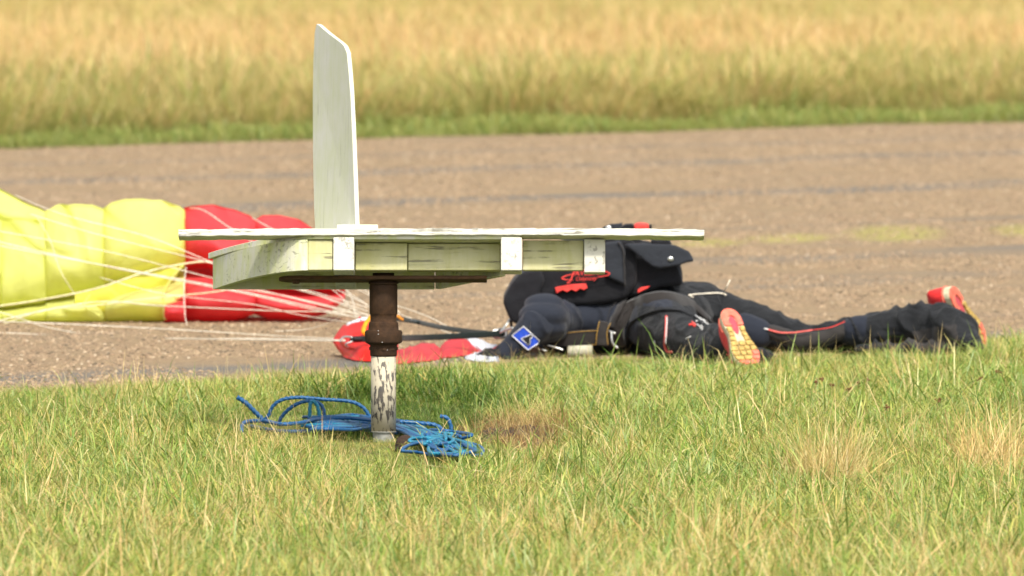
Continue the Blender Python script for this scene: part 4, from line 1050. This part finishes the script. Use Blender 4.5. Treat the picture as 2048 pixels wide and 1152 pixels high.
# near trouser cuff: bunched folds before the shoe
bm = bmesh.new()
for i, (u, v, y, r) in enumerate(((1400, 690, 37.60, 44), (1415, 690, 37.54, 41), (1429, 688, 37.48, 40), (1442, 687, 37.42, 38), (1455, 688, 37.38, 34), (1470, 694, 37.34, 28))):
    blob(bm, P(u, v, y), (r * K * .45, r * K, r * K))
limb(bm, P(1480, 706, 37.34), .03, P(1535, 712, 37.45), .02)
finish(bm, 'trouser_cuff', M_suit, person, .005, 2, .004, 14, 2)
bm = bmesh.new(); limb(bm, P(1490, 660, 38.2), .058, P(1515, 668, 38.19), .054); finish(bm, 'thigh_band', M_suitn, person, .006, 4)

# trainers
def outline(t):
    """half widths of a sole at t in 0..1 (heel to toe)"""
    return interp([(0, 0), (.02, .016), (.06, .027), (.14, .034), (.25, .034), (.42, .030), (.55, .036), (.70, .046), (.80, .047), (.90, .038), (.96, .024), (1, 0)], t)
def trainer(heel, toe, nrm, label=None, Ls=.285):
    X = (toe - heel).normalized(); N_ = Vector(nrm); N_ = (N_ - X * N_.dot(X)).normalized(); Zl = -N_; Yl = Zl.cross(X)
    M = Matrix((X, Yl, Zl)).transposed().to_4x4(); M.translation = heel
    root = empty('trainer', heel, person)
    root.matrix_parent_inverse = wm(person).inverted()
    def part(name, bm, mat, parent, smooth=False):
        for v in bm.verts: v.co = M @ v.co
        return from_bm(name, bm, mat, parent, smooth)
    def ol(k=1.0, n=36, off=.0):
        ts = [.5 - .5 * math.cos(math.pi * i / n) for i in range(n + 1)]
        up = [(t * Ls, outline(t) * k + .006 * math.sin(t * 3.1) * 0) for t in ts]; lo = [(t * Ls, -outline(t) * k * .94) for t in ts[1:-1]][::-1]
        return up + lo
    def sheet(o, z0, z1, mat, name, parent, bev=.0015):
        bm = bmesh.new(); prism_bm(bm, [Vector((x, y, z0)) for x, y in o], (0, 0, z1 - z0), bev, 1); return part(name, bm, mat, parent)
    sole = sheet(ol(1.0), .004, .026, M_mid, 'midsole', root, .004)
    # heel cup rubber in coral, U shaped around the gel window
    hc = [(x, y) for x, y in ol(.98) if x < .092]
    hc_in = [(.036 + .0 , 0)]
    U = [(x, y) for x, y in ol(.97) if x <= .085 and y >= 0]; Lr = [(x, y) for x, y in ol(.97) if x <= .085 and y < 0]
    inn = [(.034 + .056 * (1 - math.cos(a)) / 2 , .0135 * math.sin(a)) for a in [math.pi * k / 10 for k in range(11)]]
    def poly(pl, z, th, mat, name, parent):
        bm = bmesh.new(); vsx = [Vector((x, y, z)) for x, y in pl]; prism_bm(bm, vsx, (0, 0, th), .0006, 1); return part(name, bm, mat, parent)
    up_in = [(x, y) for x, y in inn if x < .086]; lo_in = [(x, -y) for x, y in inn if x < .086][::-1]
    heelp = poly(U + up_in[::-1], -.002, .0055, M_coral, 'heel_tread', root)
    poly(([(x, y) for x, y in Lr][::-1][::1] if False else [(x, -y * .94) for x, y in U] + [(x, -y) for x, y in up_in[::-1]]), -.002, .0055, M_coral, 'heel_tread', root)
    win = [(.036 + .088 * (1 - math.cos(a)) / 2, .0125 * math.sin(a) * (1.1 - .3 * (1 - math.cos(a)) / 2)) for a in [2 * math.pi * k / 24 for k in range(24)]]
    poly(win, .0015, .004, M_pinkg, 'gel_window', root)
    # tread blocks
    def block(x0, x1, s0, s1, mat=M_gum, cutmid=True):
        def w_(x): return outline(min(max(x / Ls, 0), 1))
        pl = []
        for k in range(5): x = x0 + (x1 - x0) * k / 4; pl.append((x, w_(x) * s1 * (.96 if s1 > 0 else .90)))
        for k in range(5): x = x1 - (x1 - x0) * k / 4; pl.append((x, w_(x) * s0 * (.96 if s0 > 0 else .90)))
        bm = bmesh.new(); prism_bm(bm, [Vector((x, y, -.004)) for x, y in pl], (0, 0, .009), .001, 1); return part('tread_block', bm, mat, root)
    g = .0028
    for a, b in ((.090, .114), (.114, .138), (.138, .160)):
        block(a + g, b - g * .3, .45, 1); block(a + g, b - g * .3, -1, -.45)
    for (a, b, cols) in ((.160, .184, ((-1, -.36), (-.26, .26), (.36, 1))), (.184, .208, ((-1, -.50), (-.42, -.04), (.04, .42), (.5, 1))), (.208, .232, ((-1, -.50), (-.42, -.04), (.04, .42), (.5, 1))), (.232, .254, ((-1, -.4), (-.3, .3), (.4, 1))), (.254, .276, ((-1, -.1), (.1, 1)))):
        for s0, s1 in cols: block(a + g, b - g * .3, s0, s1, M_coral if (a > .25 or (a > .2 and s1 < -.3)) else M_gum)
    # upper: lofted red mesh shoe with a heel counter and toe box
    bm = bmesh.new(); rows = []; nn = 22
    for i in range(nn + 1):
        t = .01 + .98 * i / nn; hw_ = max(outline(t), .004) * 1.02
        h = interp([(0, .060), (.05, .075), (.2, .088), (.35, .085), (.5, .068), (.65, .052), (.8, .040), (.92, .030), (1, .008)], t)
        r = []
        for k in range(13):
            a = math.pi * k / 12; r.append(bm.verts.new((t * Ls, hw_ * math.cos(a) * (1 - .28 * math.sin(a) ** 2), .022 + h * math.sin(a) ** .75)))
        rows.append(r)
    for i in range(nn):
        for k in range(12): bm.faces.new((rows[i][k], rows[i+1][k], rows[i+1][k+1], rows[i][k+1]))
    bm.faces.new(rows[0]); bm.faces.new(rows[-1][::-1])
    up_ = part('upper', bm, M_shoe, root, True)
    bm = bmesh.new()
    for k in range(5):
        x = .11 + k * .018; sweep(bm, [Vector((x, -.018, .098 - k * .006)), Vector((x, 0, .106 - k * .007)), Vector((x, .018, .098 - k * .006))], .0025, 6)
    part('laces', bm, M_coral, root)
    # heel trim
    bm = bmesh.new(); sweep(bm, [Vector((x, y * 1.03, .03)) for x, y in [(p[0], p[1]) for p in ([(x, -y) for x, y in U[::-1]] + U[1:])]], .003, 6)
    part('heel_trim', bm, M_coral, root)
    return root
trainer(P(1455, 617, 37.28), P(1501, 726, 37.08), (.30, -1, .25))
trainer(P(1901, 577, 38.16), P(1962, 676, 38.30), (.85, -.62, .20), Ls=.28)

# ------------------------------------------------------------------ parachute container on the back
pack = empty('parachute_container', P(1210, 595, 38.2))
tag(pack, 'black parachute backpack with red lettering and open snap flaps on the lying person', 'parachute pack')
def slab(name, uv, y0, y1, mat, parent=pack, bev=.018, seg=4, puff=0.0, sub=2, seed=0, amp=.003):
    bm = bmesh.new(); prism_bm(bm, [P(u, v, y0) for u, v in uv], (0, y1 - y0, 0), bev, seg)
    bmesh.ops.triangulate(bm, faces=[f for f in bm.faces if len(f.verts) > 4])
    o = from_bm(name, bm, None, parent)
    m1 = o.modifiers.new('r', 'REMESH'); m1.mode = 'VOXEL'; m1.voxel_size = .0045
    m2 = o.modifiers.new('s', 'SMOOTH'); m2.factor = .5; m2.iterations = sub
    evaluated(o); me = o.data; me.materials.clear(); me.materials.append(mat)
    nn = [v.normal.copy() for v in me.vertices]
    for v, n in zip(me.vertices, nn): v.co += n * amp * (nz(v.co, 11, seed) * 1.2 + .5 * nz(v.co, 30, seed + 1) + puff)
    me.polygons.foreach_set('use_smooth', [True] * len(me.polygons)); me.update(); return o
main = slab('container_body', [(1052, 562), (1075, 520), (1130, 485), (1200, 474), (1262, 474), (1275, 500), (1272, 568), (1250, 598), (1205, 608), (1110, 614), (1060, 622)], 38.03, 38.42, M_pack, seed=1)
slab('shoulder_yoke', [(1006, 601), (1022, 568), (1042, 545), (1080, 534), (1090, 560), (1076, 600), (1050, 622), (1036, 652), (1022, 644), (1012, 622)], 37.97, 38.34, M_pack, seed=2, bev=.022)
lower = slab('lower_pocket', [(1238, 482), (1300, 488), (1352, 500), (1364, 540), (1367, 571), (1320, 576), (1275, 592), (1240, 596)], 38.06, 38.40, M_pack, seed=3)
flap = slab('pocket_flap', [(1249, 489), (1262, 486), (1330, 487), (1352, 489), (1378, 502), (1387, 522), (1352, 531), (1320, 537), (1306, 534), (1285, 518)], 38.00, 38.022, M_flap, bev=.004, seg=2, seed=4, sub=1, amp=.005)
slab('side_panel_cover', [(1206, 486), (1240, 482), (1250, 500), (1250, 560), (1252, 570), (1212, 552)], 38.005, 38.03, M_flap, bev=.006, seg=2, seed=5, sub=1)
slab('bridle_cover', [(1250, 482), (1280, 480), (1289, 489), (1262, 494)], 38.1, 38.2, M_pack, bev=.004, seg=2, seed=6)
slab('bridle_cover', [(1303, 480), (1338, 480), (1344, 492), (1304, 492)], 38.15, 38.25, M_pack, bev=.004, seg=2, seed=7)
topf = slab('top_flap', [(1195, 468), (1206, 454), (1222, 447), (1248, 445), (1240, 458), (1236, 474), (1200, 474)], 38.10, 38.115, M_flap, bev=.003, seg=2, seed=8, sub=1)
slab('handle_pocket', [(1232, 474), (1240, 455), (1252, 448), (1268, 448), (1268, 474)], 38.13, 38.22, M_pack, bev=.004, seg=2, seed=9, sub=1)
slab('release_handle', [(1268, 449), (1280, 446), (1298, 448), (1299, 470), (1269, 470)], 38.10, 38.19, M_red, bev=.005, seg=3, seed=10, sub=1, amp=.001)
slab('handle_pocket', [(1299, 448), (1304, 449), (1304, 472), (1299, 472)], 38.10, 38.19, M_pack, bev=.001, seg=1, seed=9, sub=0, amp=.0005)
def snap(c, parent, r=.011):
    bm = bmesh.new(); bmesh.ops.create_uvsphere(bm, u_segments=20, v_segments=10, radius=r)
    for v in bm.verts: v.co = c + Vector((v.co.x, v.co.z * .3, v.co.y * .82))
    return from_bm('snap_fastener', bm, M_steel, parent, True)
snap(P(1341, 518, 37.996), flap, .0098); snap(P(1217, 456, 38.095), topf, .0098)
thr = tube('piping', [P(1236, 484, 38.0), P(1246, 500, 37.998), P(1248, 530, 37.998), P(1250, 574, 38.0)], .0022, M_suitg, pack, 8, 5)
tube('piping', [P(1352, 530, 38.02), P(1360, 545, 38.02), P(1366, 570, 38.03)], .0022, M_flap, pack, 8, 5)
# red soft handle and a red tab
bm = bmesh.new(); pts_ = [(1110, 575), (1140, 569), (1172, 567), (1175, 576), (1168, 580), (1160, 577), (1152, 583), (1143, 579), (1134, 584), (1125, 580), (1113, 587)]
prism_bm(bm, [P(u, v, 38.008) for u, v in pts_], (0, .02, 0), .0015, 2); from_bm('soft_handle', bm, M_red, pack)
bm = bmesh.new(); prism_bm(bm, [P(u, v, 38.02) for u, v in ((1275, 580), (1282, 575), (1300, 572), (1296, 576), (1276, 586))], (0, .02, 0), .001, 1); from_bm('red_tab', bm, M_red, pack)
# lettering
def text_mesh(name, body_, u, v, h_px, y, mat, parent, rot=0.0, shear=.3, wsc=1.0, bold=.0):
    cu = bpy.data.curves.new('t', 'FONT'); cu.body = body_; cu.size = h_px * KP * 1.38; cu.shear = shear; cu.extrude = .0015; cu.offset = bold * KP
    o = bpy.data.objects.new('t', cu); S.collection.objects.link(o)
    dg = bpy.context.evaluated_depsgraph_get(); me = bpy.data.meshes.new_from_object(o.evaluated_get(dg)); bpy.data.objects.remove(o)
    c = P(u, v, y); R_ = Matrix.Rotation(math.pi / 2, 4, 'X') @ Matrix.Rotation(rot, 4, 'Z') @ Matrix.Diagonal((wsc, 1, 1, 1))
    me.transform(Matrix.Translation(c) @ R_); me.name = name; me.materials.clear()
    return link(name, me, mat, parent)
text_mesh('lettering', 'J', 1138, 560, 22, 38.006, M_red, pack, 0, .45, .9, .15)
text_mesh('lettering', 'AVELIN', 1149, 551.5, 12.5, 38.006, M_red, pack, .03, .15, .86, .0)
text_mesh('lettering', 'Odyssey', 1150, 561.5, 7.5, 38.006, M_red, pack, .05, .3, 1.2, .0)
tube('logo_swoosh', [P(u, v, 38.004) for u, v in ((1148, 548), (1134, 551), (1124, 556), (1130, 559), (1146, 560))], [.0010 + .0012 * abs(math.sin(i * .1)) for i in range(33)], M_red, pack, 8, 8)
tube('logo_swoosh', [P(u, v, 38.004) for u, v in ((1196, 541), (1210, 543), (1219, 547), (1214, 551), (1196, 554))], .0017, M_red, pack, 8, 8)
# shoulder hardware at the left: steel link and cream webbing
tube('harness_link', [P(1022, 636, 38.0), P(1012, 650, 37.98), P(1003, 662, 37.98), P(1001, 666, 37.98)], .005, M_steel, pack, 8, 6, flat=.5)
tube('harness_link', [P(1001, 665, 37.97), P(1014, 659, 37.95), P(1026, 656, 37.93)], .0042, M_steel, pack, 8, 6)
tube('harness_loop', [P(1022, 640, 38.02), P(1023, 652, 38.0), P(1030, 658, 37.98)], .005, M_web, pack, 8, 6)
bpy.context.view_layer.update()
